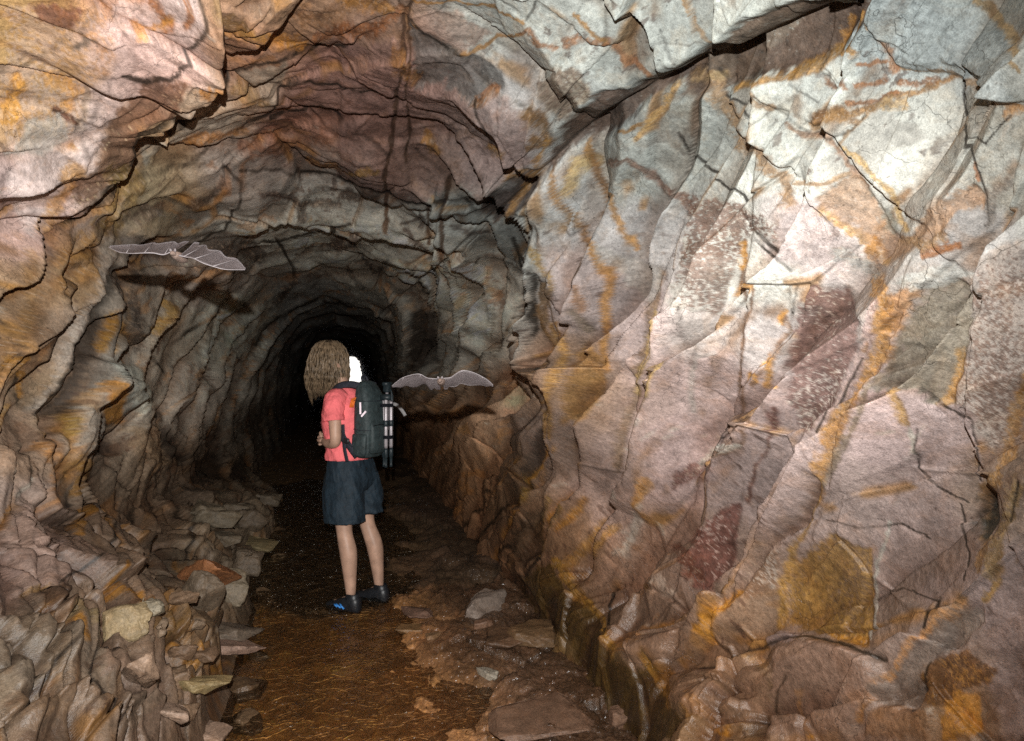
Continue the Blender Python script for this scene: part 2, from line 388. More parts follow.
def base_colour():
    global C
    bx = np.clip(PX + 20 * a1 + 5 * b1, -20, 1044); by = np.clip(PY + 20 * a2 + 5 * b2, -20, 761)
    C = par(lambda x, y: (blend(x, y),), bx, by)[0]
    tone = 1 + .36 * (i2 - .5) + .24 * (i3 - .5) + .26 * a1 + .14 * nf + .10 * nff
    C *= tone[:, None]
    ct = (.62 + .62 * ic_ - .93) * colm * .8; C *= (1 + ct)[:, None]
    low_ = 1 - .6 * sstep(15, 40, degv) * (1 - sstep(90, 110, degv))
    mixc(fall_ * colm * sstep(-.35, .05, a2 + .4 * nf) * .72 * low_, (.19, .125, .085))
    mixc(fall_ * (1 - sstep(pk_ + .06, pk_ + .16, fc_)) * colm * sstep(-.2, .15, a1) * .6 * low_, (.38, .20, .075))
    mixc(((1 - sstep(.0, .02, fc_)) + sstep(.98, .992, fc_)).clip(0, 1) * colm * sstep(-.1, .2, w2) * .6, (.06, .042, .03))
    m = sstep(.42, .62, i1) * .35
    C = C * (1 - m[:, None]) + (C * np.array([.90, .94, .95], f32) + .02) * m[:, None]
    st1 = (1 - sstep(.02, .10, e2)) * sstep(-.05, .2, a2) * .8
    mixc(st1 * (1 - .6 * deep), (.34, .19, .075))
    st2 = (1 - sstep(.0, .07, e1)) * sstep(-.1, .2, a1) * .7
    mixc(st2 * (1 - .6 * deep), (.22, .13, .07))
    mixc(sstep(.22, .32, f_iron) * .5 * (1 - .55 * calm), (.34, .19, .09))
    mixc(sstep(.27, .34, f_dark) * .6 * (1 - .55 * calm), (.13, .08, .055))
    mixc(sstep(.26, .33, f_pit) * sstep(-.1, .2, f_gate) * .65, (.10, .062, .048))
    mixc(sstep(.33, .38, f_fl) * sstep(.0, .25, -f_gate) * .5, (.50, .46, .40))
    mixc((1 - sstep(0, .020, e2)) * sstep(.1, .35, w2) * .75, (.035, .025, .018))
    mixc((1 - sstep(0, .03, e3)) * sstep(.15, .4, w1) * .55, (.05, .035, .025))

# --- traced joints, veins, stains, slabs, and recesses whose shade is painted dark. coordinates are in enlarged tiles of the wall chart
TL = {'A': (0, 0), 'B': (340, 0), 'C': (674, 0), 'D': (0, 240), 'E': (340, 240), 'F': (674, 240), 'G': (0, 481), 'H': (340, 481), 'I': (674, 481)}
def T(t, pts):
    ox, oy = TL[t]
    return [(ox + x * .3507, oy + y * .3507) for x, y in pts]

def sel(pts, pad):
    xs = [p[0] for p in pts]; yy = [p[1] for p in pts]
    k = np.nonzero((VX > min(xs) - pad) & (VX < max(xs) + pad) & (VY > min(yy) - pad) & (VY < max(yy) + pad))[0]
    return k
def segdist(x, y, pts, closed=False):
    best = np.full(x.shape, 1e9, f32); sgn = np.zeros(x.shape, f32)
    P_ = list(pts) + ([pts[0]] if closed else [])
    for (x0, y0), (x1, y1) in zip(P_[:-1], P_[1:]):
        dx, dy = x1 - x0, y1 - y0; l2 = dx * dx + dy * dy + 1e-9
        t = np.clip(((x - x0) * dx + (y - y0) * dy) / l2, 0, 1)
        d = np.hypot(x - x0 - t * dx, y - y0 - t * dy)
        m = d < best
        best = np.where(m, d, best); sgn = np.where(m, np.sign((x - x0) * dy - (y - y0) * dx), sgn)
    return best, sgn
def inside(x, y, pts):
    r = np.zeros(x.shape, bool); n = len(pts)
    for i in range(n):
        x0, y0 = pts[i]; x1, y1 = pts[(i + 1) % n]
        if y0 == y1: continue
        r ^= ((y0 > y) != (y1 > y)) & (x < (x1 - x0) * (y - y0) / (y1 - y0) + x0)
    return r
def setc(g, mask, col):
    C[g] = C[g] * (1 - mask[:, None]) + col * mask[:, None]
def crack(t, pts, w=2.0, depth=.03, dark=(.02, .015, .01), k=.9):  # the dark colour stands in for shade inside the groove
    if LEDGING: return
    p = T(t, pts) if t else pts
    i = sel(p, w * 4 + 8)
    d, s = segdist(LX[i], LY[i], p); g = IDX[i]
    ww = np.maximum(w * (1 + .75 * a1[g] + .6 * b2[g]), 1.3 * SP[g])
    mk = 1 - sstep(ww * .45, ww * 1.1, d)
    setc(g, mk * k * np.clip(1.15 * w / ww, 0, 1) ** 2 * (1 - sstep(3, 6, SP[g])), np.array(dark, f32)); HF[g] -= (1 - sstep(0, ww * 1.5, d)) * depth * (1 - .8 * sstep(120, 140, degv[g])) * (.45 if depth > .04 else .12)
def vein(t, pts, w, col, k=.85, depth=.0, soft=.5):
    if LEDGING: return
    p = T(t, pts) if t else pts; w = w * .3507 if t else w
    i = sel(p, w * 2 + 8)
    d, s = segdist(VX[i], VY[i], p); g = IDX[i]
    ww = np.maximum(w * .5 * (1 + 1.0 * a2[g] + .8 * b1[g] + .5 * b2[g]), 1.2 * np.minimum(SP[g], w))
    mk = 1 - sstep(ww * (1 - soft), ww * (1 + soft * .3) + .4, d)
    c = np.array(col, f32)[None] * (1 + .6 * b2[g] + .5 * a1[g])[:, None]
    if w > 5:
        n1 = fbm(PX[g] / 7, PY[g] / 7, 4, 711, .65) + .5 * s * np.clip(d / (ww + 1), 0, 1); n2 = fbm(PX[g] / 3.2 + 7, PY[g] / 3.2, 3, 731, .65)
        dk = (sstep(.12, .3, n1) * .7)[:, None]; c = c * (1 - dk) + c * np.array([.50, .44, .42], f32) * dk
        lt = (sstep(.16, .3, n2) * .45)[:, None]; c = c * (1 - lt) + np.array([.46, .37, .29], f32) * lt
        mk = mk * (1 - .45 * sstep(.16, .36, -n1)) * (1 - sstep(6, 10, SP[g]))
    setc(g, mk * k, c); HF[g] -= mk * depth
def patch(t, pts, col, k=.85, h=0.0, soft=5.0, speck=None, sa=.5, hs=2.5, tilt=None):
    if LEDGING: return
    p = T(t, pts) if t else pts
    i = sel(p, 14)
    d, s = segdist(VX[i], VY[i], p, True); g = IDX[i]
    ins = inside(VX[i], VY[i], p)
    sd = np.where(ins, d, -d)
    mk = sstep(-soft * .4, soft * .6, sd + 6 * b1[g] + 6 * a1[g])
    c = np.array(col, f32)[None] * (1 + .45 * b2[g] + .4 * a2[g])[:, None]
    if speck is not None:
        sn = fbm(PX[g] / 4.2, PY[g] / 4.2, 4, 701, .65) + .6 * a1[g]
        mm = sstep(sa - .62, sa - .5, sn)[:, None]
        c = c * (1 - mm) + np.array(speck, f32)[None] * mm
    n2 = fbm(PX[g] / 6, PY[g] / 6, 5, 751, .66) + .3 * nf[g]
    dk = (sstep(.1, .3, n2) * .55)[:, None]; c = c * (1 - dk * np.array([.5, .54, .56], f32))
    mk = mk * (1 - .45 * sstep(.2, .42, -n2))
    setc(g, mk * k, c)
    if h: HF[g] += sstep(-hs, hs, sd) * h * .6 * (1 if tilt is None else np.clip((VX[i] - tilt[0]) * tilt[2] + (VY[i] - tilt[1]) * tilt[3], 0, 1))
def ledge(t, pts, h, fall, w=2.4):
    """a lip: rock to the left of the line's direction stands proud by h and eases back over fall pixels"""
    if not LEDGING: return
    p0 = T(t, pts) if t else pts
    p = [(345 + (x - 345) * (1 + h / 1.45), 370 + (y - 370) * (1 + h / 1.45)) for x, y in p0]
    i = sel(p, fall * 1.1 + 12)
    d, s = segdist(LX[i], LY[i], p); g = IDX[i]
    sd = d * s
    # fade at both ends of the line
    L0 = [0]
    for (xa, ya), (xb, yb) in zip(p[:-1], p[1:]): L0.append(L0[-1] + math.hypot(xb - xa, yb - ya))
    e0 = np.hypot(LX[i] - p[0][0], LY[i] - p[0][1]); e1_ = np.hypot(LX[i] - p[-1][0], LY[i] - p[-1][1])
    end = sstep(0, .25 * L0[-1], e0) * sstep(0, .25 * L0[-1], e1_)
    HFL[g] += h * np.where(sd > 0, 1 - sstep(0, fall, sd), 0) * sstep(-w, w, sd) * (.25 + .75 * end)

OR = (.50, .27, .085); ORD = (.36, .19, .065); BRN = (.24, .145, .09); DRK = (.09, .065, .05); CRM = (.55, .52, .46); PNK = (.52, .40, .37); TAN = (.37, .25, .15); RUS = (.30, .14, .065)
def trace():
    # tile A - big slab upper left
    patch('A', [(330, 0), (600, 0), (580, 90), (540, 145), (470, 195), (390, 200), (330, 300), (290, 390), (210, 500), (150, 600), (80, 670), (30, 620), (40, 500), (120, 440), (200, 420), (240, 330), (250, 230), (310, 150), (300, 60)], (.49, .42, .395), .8, soft=8)
    patch('A', [(0, 0), (300, 0), (290, 60), (310, 150), (240, 230), (230, 330), (190, 400), (60, 400), (0, 410)], (.40, .255, .14), .5, speck=(.46, .38, .34), sa=.5)
    patch('A', [(520, 195), (390, 205), (350, 270), (280, 400), (205, 530), (210, 565), (270, 575), (330, 500), (370, 440), (380, 360), (480, 310), (500, 260)], (.16, .105, .075), .9, speck=(.42, .34, .24), sa=.95)
    patch('A', [(75, 0), (235, 0), (200, 40), (150, 55), (95, 30)], (.15, .07, .045))
    vein('A', [(430, 0), (450, 40), (475, 75)], 34, RUS); vein('A', [(548, 0), (530, 70)], 26, RUS)
    vein('A', [(380, 70), (430, 70), (470, 60)], 34, OR, .7); vein('A', [(10, 330), (40, 290), (60, 240)], 50, OR, .8); vein('A', [(130, 220), (200, 240), (190, 300)], 45, OR, .55)
    vein('A', [(200, 480), (190, 540), (120, 650)], 40, (.4, .24, .11), .75); vein('A', [(150, 320), (210, 340)], 22, (.12, .06, .04), .9)
    vein('A', [(190, 110), (240, 90)], 22, (.14, .12, .1), .9)
    patch('A', [(60, 330), (170, 330), (200, 400), (130, 440), (40, 450)], (.38, .38, .35), .6)
    crack('A', [(270, 0), (200, 60), (130, 110), (60, 170), (0, 200)], 2.2); crack('A', [(310, 160), (280, 190), (240, 230), (235, 300), (200, 380)], 1.4); crack('A', [(300, 200), (285, 260), (240, 350), (225, 440)], 1.3)
    crack('A', [(30, 380), (60, 330), (60, 250), (100, 170), (140, 120)], 1.1)
    ledge('A', [(70, 688), (160, 650), (220, 625), (290, 570), (330, 510), (365, 460), (378, 400), (385, 365), (430, 355), (500, 315), (560, 285), (620, 250)], .24, 190)
    crack('A', [(70, 688), (160, 650), (220, 625), (290, 570), (330, 510), (365, 460), (378, 400), (385, 365), (430, 355), (500, 315), (560, 285), (620, 250), (650, 215)], 3.4, .05)  # dark line painted as the shade under the slab's lip
    ledge('A', [(640, -120), (605, 0), (590, 70), (565, 125), (520, 160), (470, 200), (400, 203), (330, 195)][::-1], .16, 120)
    crack('A', [(605, 0), (590, 70), (565, 125), (520, 160), (470, 200), (400, 203), (330, 195)], 2.6, .04)
    patch('A', [(560, 290), (640, 280), (680, 320), (580, 360), (500, 400), (430, 440), (400, 480), (385, 420), (450, 360)], (.37, .375, .33), .7)
    patch('A', [(640, 190), (820, 180), (800, 235), (770, 300), (700, 260)], (.38, .36, .3), .7)
    for p in ([(1000, 125), (900, 150), (840, 170), (720, 185), (640, 215)], [(998, 245), (960, 230), (870, 220), (820, 225), (790, 260), (770, 320), (700, 335), (650, 390), (600, 430), (540, 470), (470, 480), (400, 490), (385, 540)], [(770, 330), (850, 320), (920, 310), (998, 350)], [(500, 310), (600, 260), (640, 225)]):
        crack('A', p, 1.9)
    for p, w, c in (([(700, 100), (800, 130), (880, 140)], 45, OR), ([(640, 70), (740, 110)], 40, (.3, .2, .1)), ([(470, 380), (620, 365), (700, 360)], 30, ORD), ([(690, 430), (850, 420), (1000, 380)], 40, (.22, .12, .075)), ([(880, 470), (1000, 480)], 25, OR), ([(320, 500), (375, 490), (330, 640), (300, 700)], 60, (.27, .19, .09)), ([(560, 230), (620, 240)], 40, OR), ([(660, 240), (740, 270)], 34, (.27, .19, .09)), ([(490, 400), (540, 390)], 30, ORD), ([(680, 360), (740, 390)], 30, (.2, .15, .1)), ([(900, 110), (998, 90)], 30, RUS), ([(870, 60), (960, 60), (998, 30)], 50, (.26, .16, .09)), ([(700, 20), (820, 60)], 40, (.22, .15, .1))):
        vein('A', p, w, c, .7)
    patch('A', [(340, 680), (540, 700), (640, 650), (740, 690), (740, 741), (350, 741)], (.10, .085, .075), .8)
    for p in ([(690, 490), (800, 480), (850, 500), (940, 500), (998, 520)], [(690, 690), (790, 690), (880, 660), (960, 650), (998, 640)], [(640, 480), (690, 520), (680, 600), (640, 650), (520, 720)], [(760, 560), (900, 580), (998, 600)]): crack('A', p, 1.6)
    for p, w in (([(750, 560), (830, 570), (960, 590)], 28), ([(850, 590), (860, 620)], 40), ([(540, 600), (640, 520)], 26), ([(400, 620), (470, 600)], 60), ([(845, 485), (850, 505)], 16), ([(950, 515), (955, 535)], 16), ([(930, 700), (998, 670)], 30)):
        vein('A', p, w, (.10, .075, .06), .75)
    # tile B - roof and gully
    patch('B', [(0, 120), (160, 120), (230, 240), (390, 280), (470, 260), (540, 330), (540, 400), (560, 440), (500, 500), (410, 560), (310, 510), (280, 580), (130, 550), (0, 510)], (.30, .205, .18), .7, h=.03)
    patch('B', [(205, 60), (280, 40), (370, 60), (440, 105), (350, 155), (260, 110)], (.35, .24, .19), .7)
    patch('B', [(210, 90), (330, 150), (390, 160), (460, 220), (465, 260), (400, 285), (300, 250), (220, 235), (200, 180)], (.15, .14, .13), .85, h=-.02, speck=(.34, .32, .3), sa=1.0)
    for p, w in (([(210, 0), (185, 60), (180, 180), (158, 240), (142, 380), (136, 500), (136, 660)], 12), ([(205, 0), (200, 90), (190, 250), (190, 440)], 7), ([(305, 500), (292, 600), (285, 741)], 12), ([(245, 590), (245, 700)], 5)):
        vein('B', p, w, (.09, .055, .035), .9, .012)
    vein('B', [(160, 150), (180, 190), (220, 210)], 40, ORD, .7)
    for p, w, c in (([(350, 155), (390, 150), (440, 110), (515, 97)], 14, ORD), ([(515, 97), (532, 82), (560, 130), (612, 140)], 18, RUS), ([(650, 125), (690, 98), (770, 102)], 40, RUS), ([(770, 110), (820, 190), (870, 240)], 14, RUS), ([(205, 10), (330, 15), (430, 25), (520, 65)], 8, ORD), ([(400, 280), (440, 260)], 34, RUS), ([(530, 320), (570, 350), (590, 400), (540, 400)], 50, (.27, .14, .045)), ([(560, 450), (590, 400)], 22, OR), ([(660, 540), (690, 470), (740, 450)], 50, (.55, .40, .2)), ([(710, 410), (740, 490), (780, 580), (830, 670), (850, 710)], 12, ORD), ([(600, 460), (610, 540), (630, 590), (690, 660), (740, 730)], 20, ORD), ([(770, 462), (810, 445), (870, 490), (930, 530), (990, 600)], 30, (.25, .15, .11)), ([(940, 260), (915, 320), (850, 390)], 24, (.52, .32, .13)), ([(860, 355), (790, 370)], 10, ORD), ([(440, 420), (460, 430)], 34, ORD), ([(490, 500), (500, 530)], 36, ORD), ([(0, 100), (100, 90), (170, 40)], 50, RUS), ([(30, 10), (140, 30)], 50, ORD), ([(680, 30), (770, 100)], 6, ORD), ([(960, 0), (998, 70)], 8, ORD), ([(250, 390), (280, 430)], 30, ORD), ([(30, 480), (110, 475)], 24, (.35, .24, .1))):
        vein('B', p, w, c, .85)
    patch('B', [(555, 280), (560, 230), (600, 200), (680, 190), (730, 250), (700, 300), (640, 340), (590, 320)], (.33, .26, .19), .8, speck=(.17, .10, .06), sa=.6)
    gully = [(1000, 165), (930, 215), (870, 250), (740, 262), (690, 310), (640, 380), (590, 440), (545, 500), (480, 560), (415, 570), (410, 610), (440, 640), (480, 610), (540, 560), (560, 520), (610, 470), (660, 420), (720, 400), (780, 370), (860, 300), (940, 250), (1000, 230)]
    patch('B', gully, (.16, .11, .085), .95, h=-.08, hs=5)
    patch('B', [(412, 560), (540, 485), (552, 520), (530, 600), (470, 635), (430, 625)], (.07, .055, .05), .9, h=-.05)
    vein('B', [(470, 630), (520, 540), (560, 470)], 26, ORD, .7)
    for p in ([(205, 65), (240, 110), (310, 150), (350, 158)], [(530, 60), (555, 20), (560, 0)], [(220, 420), (300, 500), (340, 560), (420, 630), (500, 700), (520, 741)], [(0, 232), (60, 250), (140, 255)], [(0, 380), (60, 380), (140, 430)], [(770, 0), (768, 100)], [(390, 280), (400, 320), (440, 400)], [(900, 100), (940, 190)], [(510, 290), (560, 330), (600, 380)], [(640, 600), (740, 690), (830, 741)], [(440, 130), (520, 170), (560, 240)]):
        crack('B', p, 1.5)
    ledge('B', [(0, 512), (60, 532), (130, 552), (230, 572), (290, 592), (350, 600)], .14, 90)
    crack('B', [(0, 512), (60, 532), (130, 552), (230, 572), (290, 592)], 2.6, .05)
    patch('B', [(20, 530), (110, 550), (120, 580), (40, 575), (0, 560)], DRK, .8)
    for p, w in (([(0, 700), (40, 680)], 50), ([(180, 630), (230, 620), (230, 640)], 9), ([(190, 650), (215, 690), (240, 720)], 12), ([(330, 640), (380, 660), (420, 660)], 14)): vein('B', p, w, (.08, .06, .05), .8)
    # tile C - bright upper right
    patch('C', [(560, 0), (380, 0), (240, 40), (190, 60), (90, 150), (0, 200), (0, 290), (150, 270), (220, 220), (340, 210), (420, 180), (490, 130), (545, 40)], (.20, .14, .10), .92, h=-.08, hs=5)
    patch('C', [(540, 0), (400, 0), (330, 90), (250, 150), (210, 225), (340, 205), (420, 175), (490, 120)], (.145, .095, .07), .85)
    for p, w in (([(500, 60), (490, 130), (420, 185), (340, 212)], 34), ([(340, 212), (240, 230), (190, 250), (150, 270)], 18), ([(470, 110), (520, 140)], 40)): vein('C', p, w, OR, .85)
    patch('C', [(560, 0), (870, 0), (930, 90), (980, 180), (998, 290), (900, 260), (830, 200), (740, 190), (650, 180), (590, 120), (555, 50)], (.42, .45, .44), .75, h=.035)
    for p, w, c in (([(870, 0), (920, 60), (945, 110), (990, 170), (1010, 190)], 14, (.42, .28, .14)), ([(740, 190), (800, 190), (840, 220), (890, 270), (1000, 310)], 30, TAN), ([(550, 40), (570, 100), (600, 140), (650, 190), (740, 190)], 10, TAN), ([(595, 130), (625, 150), (630, 195)], 42, (.40, .21, .11)), ([(520, 185), (600, 180)], 14, RUS),
       ([(420, 350), (480, 330), (560, 310), (640, 270), (740, 250), (800, 210)], 26, ORD), ([(650, 230), (740, 230)], 30, RUS), ([(440, 220), (490, 250)], 26, RUS), ([(520, 240), (600, 230)], 26, RUS), ([(490, 300), (560, 290), (640, 265)], 14, RUS), ([(415, 350), (470, 330), (510, 345)], 40, (.26, .15, .07)), ([(590, 300), (660, 300)], 40, (.55, .38, .2)), ([(460, 420), (490, 370), (540, 330)], 14, TAN),
       ([(90, 260), (140, 330), (190, 400), (250, 440), (300, 500), (322, 530), (322, 590)], 46, (.38, .235, .125)), ([(210, 240), (240, 290), (290, 300)], 24, TAN), ([(330, 340), (380, 380), (440, 400), (510, 490), (545, 530)], 22, (.36, .22, .14)), ([(340, 520), (430, 525), (500, 500)], 12, TAN), ([(480, 420), (550, 480), (600, 530), (630, 600), (660, 650)], 26, (.55, .38, .17)), ([(410, 600), (480, 640), (560, 690), (600, 741)], 32, (.47, .29, .12)), ([(15, 0), (50, 80), (90, 140)], 10, TAN), ([(30, 250), (60, 240), (100, 250)], 34, (.5, .36, .2)), ([(700, 720), (820, 700)], 20, RUS), ([(960, 330), (990, 310)], 36, (.42, .25, .12)), ([(855, 460), (870, 510)], 14, RUS)):
        vein('C', p, w, c, .85)
    patch('C', [(400, 560), (470, 520), (530, 510), (560, 560), (600, 640), (650, 690), (690, 640), (770, 580), (850, 520), (890, 560), (880, 600), (800, 610), (750, 680), (660, 720), (600, 741), (560, 700), (480, 620), (420, 600)], (.38, .24, .145), .75, h=-.02)
    patch('C', [(540, 540), (600, 590), (650, 660), (610, 680), (570, 630)], (.27, .27, .23), .8)
    for p, w in (([(830, 220), (825, 300), (845, 360), (840, 420), (870, 490), (890, 540), (900, 640)], 1.7), ([(845, 385), (890, 408)], 1.3), ([(890, 405), (930, 360), (970, 330)], 1.2), ([(0, 390), (60, 470), (140, 510), (190, 560), (200, 600), (230, 650), (300, 720)], 2.0), ([(90, 230), (140, 290), (200, 310), (230, 345)], 1.6), ([(440, 400), (500, 370), (540, 330)], 1.2), ([(200, 40), (270, 50)], 1.1), ([(300, 300), (430, 400)], 1.3), ([(340, 230), (420, 290)], 1.0)):
        crack('C', p, w)
    ledge('C', [(90, 240), (140, 330), (190, 400), (250, 440), (300, 500), (320, 530)], .05, 70); ledge('C', [(330, 340), (440, 400), (510, 490), (600, 590), (660, 660)], .05, 70); ledge('C', [(740, 190), (800, 190), (840, 220), (890, 270), (1000, 310)], .04, 60)
    patch('C', [(0, 540), (70, 570), (60, 610), (110, 560), (200, 580), (290, 640), (300, 690), (230, 650), (210, 741), (40, 741), (50, 640), (20, 590)], (.21, .135, .105), .85, speck=(.52, .5, .45), sa=.62)
    patch('C', [(300, 600), (400, 560), (420, 640), (540, 741), (300, 741)], (.49, .42, .40), .7)
    vein('C', [(900, 640), (905, 560), (970, 520)], 34, (.2, .18, .16), .7)
    # tile F - right wall, middle
    patch('F', [(40, 0), (200, 0), (195, 50), (160, 150), (140, 220), (90, 210), (20, 190), (30, 80)], (.2, .14, .11), .85, speck=(.5, .48, .43), sa=.62)
    patch('F', [(380, 140), (480, 135), (520, 230), (500, 320), (440, 450), (400, 550), (340, 530), (310, 450), (305, 330), (330, 250)], (.19, .12, .105), .9, speck=(.52, .46, .41), sa=.78, h=-.015)
    patch('F', [(700, 140), (790, 110), (850, 150), (830, 280), (790, 470), (740, 460), (690, 420), (640, 430), (560, 410), (590, 330), (640, 230)], (.235, .21, .165), .9, h=-.03)
    patch('F', [(600, 150), (695, 140), (640, 230), (600, 300), (590, 220)], (.5, .29, .15), .8)
    patch('F', [(880, 50), (998, 0), (1010, 400), (960, 480), (900, 600), (860, 560), (830, 480), (800, 470), (850, 200)], (.25, .175, .14), .85, speck=(.48, .42, .37), sa=.5)
    patch('F', [(600, 120), (780, 60), (850, 100), (780, 120), (690, 145)], (.5, .52, .49), .7)
    for p, w, c in (([(215, 0), (205, 150), (187, 250), (185, 400), (192, 480), (175, 570), (100, 620)], 11, (.18, .11, .07)), ([(212, 10), (205, 80)], 22, OR), ([(185, 150), (205, 130)], 20, OR), ([(312, 210), (320, 260), (280, 330), (220, 410)], 20, (.28, .18, .12)), ([(315, 200), (300, 240)], 16, OR), ([(275, 340), (265, 410)], 26, OR), ([(225, 380), (235, 400)], 22, OR),
        ([(575, 120), (592, 200), (565, 330), (520, 420), (470, 500), (440, 620), (390, 741)], 62, (.47, .26, .095)), ([(565, 190), (500, 370), (430, 520)], 36, PNK), ([(592, 350), (530, 500), (480, 600), (430, 690)], 30, (.24, .19, .14)), ([(640, 440), (670, 520)], 34, (.4, .25, .1)), ([(805, 340), (770, 460)], 40, (.36, .22, .09)), ([(1000, 410), (955, 500), (930, 600), (890, 690)], 56, (.42, .25, .11)), ([(267, 485), (262, 560), (222, 640), (190, 741)], 15, (.13, .07, .055)), ([(267, 490), (265, 520)], 34, (.12, .06, .05)), ([(165, 575), (105, 605), (60, 665)], 18, CRM), ([(675, 540), (680, 600)], 14, CRM), ([(830, 510), (850, 690)], 10, (.55, .45, .42)), ([(100, 330), (40, 330), (50, 480)], 12, (.5, .44, .4)), ([(0, 690), (60, 660)], 50, (.15, .07, .055)), ([(560, 10), (570, 110)], 40, ORD), ([(640, 0), (700, 20), (760, 0)], 34, (.34, .22, .12)), ([(700, 50), (820, 10)], 14, RUS), ([(470, 30), (560, 90)], 60, (.33, .33, .31)), ([(525, 300), (520, 320)], 20, BRN), ([(970, 440), (998, 430)], 30, ORD)):
        vein('F', p, w, c, .88)
    for p, w in (([(240, 0), (300, 60), (330, 90)], 1.5), ([(520, 340), (470, 430), (415, 550)], 1.6), ([(25, 190), (40, 360), (50, 520)], 1.4), ([(340, 130), (330, 250), (305, 320)], 1.3), ([(690, 420), (760, 470), (830, 510), (850, 680)], 1.4), ([(700, 540), (680, 640), (740, 700), (820, 741)], 1.2), ([(0, 610), (80, 580), (150, 560)], 1.2)): crack('F', p, w, .02)
    ledge('F', [(592, 200), (565, 330), (520, 420), (470, 500), (440, 620), (390, 741)], .05, 70); ledge('F', [(312, 210), (320, 260), (280, 330), (220, 410), (185, 480), (170, 570), (100, 620)], .04, 50)
    ledge('F', [(215, 0), (205, 150), (187, 250), (185, 400)], .03, 50)
    # tile I - lower right
    patch('I', [(90, 120), (180, 40), (165, 160), (140, 260), (90, 330), (40, 300), (10, 220)], (.13, .06, .05), .88, speck=(.4, .3, .27), sa=.95)
    patch('I', [(340, 210), (450, 160), (560, 190), (560, 290), (540, 470), (430, 430), (310, 410), (320, 300)], (.36, .22, .08), .88, speck=(.25, .16, .08), sa=.7, h=-.02)
    patch('I', [(190, 260), (300, 190), (290, 300), (200, 330)], (.22, .15, .11), .8, speck=(.5, .45, .4), sa=.75)
    for p, w, c, dp in (([(390, 0), (360, 90), (250, 160), (200, 240), (130, 340)], 46, (.26, .19, .155), .04), ([(415, 0), (375, 110), (330, 190), (310, 290), (290, 420)], 28, (.42, .26, .1), 0), ([(605, 120), (572, 240), (550, 450)], 14, (.42, .4, .36), 0), ([(70, 430), (120, 370), (165, 320)], 34, OR, 0), ([(815, 350), (700, 460), (600, 580), (540, 700)], 16, (.5, .29, .15), 0), ([(370, 600), (350, 680)], 26, OR, 0), ([(400, 690), (410, 741)], 24, OR, 0), ([(80, 640), (150, 720)], 40, OR, 0), ([(450, 430), (530, 460)], 30, OR, 0), ([(900, 290), (870, 330)], 30, (.47, .3, .12), 0), ([(960, 20), (920, 160), (880, 260)], 50, (.36, .25, .13), 0), ([(180, 510), (260, 530)], 26, (.5, .34, .2), 0), ([(850, 10), (870, 200), (850, 250)], 22, (.38, .23, .11), 0)):
        vein('I', p, w, c, .88, dp)
    patch('I', [(0, 570), (60, 522), (200, 505), (262, 560), (270, 650), (200, 710), (60, 700), (0, 650)], (.33, .23, .18), .6, h=.07, hs=9)
    patch('I', [(265, 560), (310, 480), (400, 455), (500, 482), (590, 525), (620, 600), (500, 741), (290, 741), (270, 660)], (.30, .215, .175), .75, h=.08, hs=9)
    patch('I', [(255, 485), (290, 430), (390, 440), (405, 452), (330, 472)], (.31, .25, .25), .8, h=.05)
    crack('I', [(60, 520), (200, 490), (300, 468), (400, 448), (450, 455), (560, 495), (610, 510)], 2.6, .05)
    patch('I', [(860, 350), (870, 400), (760, 490), (690, 650), (570, 640), (600, 580), (720, 450), (800, 370)], (.26, .225, .2), .85, h=-.03)
    patch('I', [(700, 560), (760, 490), (830, 475), (860, 500), (910, 520), (900, 570), (830, 580), (800, 640), (720, 650)], (.17, .095, .05), .9, h=.03, hs=8, speck=(.36, .2, .08), sa=.75)
    patch('I', [(800, 590), (850, 590), (860, 720), (770, 741), (760, 660)], (.5, .27, .09), .85, speck=(.3, .16, .07), sa=.8)
    patch('I', [(560, 670), (640, 640), (740, 660), (740, 741), (560, 741)], (.25, .15, .09), .7, h=.03)
    patch('I', [(848, 25), (888, 40), (896, 120), (868, 175), (842, 140)], (.03, .035, .03), .92, h=-.06, soft=9, hs=8)
    for p, w in (([(965, 0), (945, 110)], 2.0), ([(755, 330), (720, 425)], 2.0), ([(740, 520), (700, 600), (680, 650)], 1.8), ([(180, 0), (170, 100), (130, 250), (100, 340)], 1.3), ([(430, 110), (520, 130), (640, 120), (720, 160)], 1.1), ([(260, 720), (300, 600), (330, 560)], 1.5), ([(800, 60), (830, 200), (820, 280)], 1.2), ([(570, 330), (640, 300), (750, 340)], 1.2)): crack('I', p, w)
    # tile H - foot of the right wall
    ledge_face = [(490, 290), (520, 240), (600, 230), (640, 320), (720, 350), (730, 440), (760, 490), (850, 530), (880, 500), (940, 640), (998, 700), (998, 741), (800, 741), (770, 640), (700, 570), (650, 460), (600, 420), (500, 400)]
    patch('H', ledge_face, (.10, .068, .03), .92, h=-.03, hs=5)
    for p, w, c in (([(610, 232), (665, 325), (735, 370), (760, 480)], 26, (.4, .25, .09)), ([(870, 520), (940, 640)], 26, (.40, .24, .09)), ([(770, 110), (700, 190), (640, 260)], 34, (.38, .23, .1)), ([(870, 20), (840, 60)], 50, (.48, .29, .13)), ([(815, 90), (790, 190)], 44, (.42, .39, .35)), ([(540, 0), (520, 60)], 30, (.3, .2, .08)), ([(600, 60), (560, 190)], 30, (.28, .19, .08)), ([(690, 60), (620, 130)], 20, ORD), ([(900, 270), (930, 310)], 40, (.45, .38, .33)), ([(960, 200), (998, 260)], 50, (.15, .07, .05))):
        vein('H', p, w, c, .8)
    patch('H', [(530, 90), (610, 55), (565, 185), (510, 220), (470, 190)], (.10, .075, .055), .85, h=-.06)
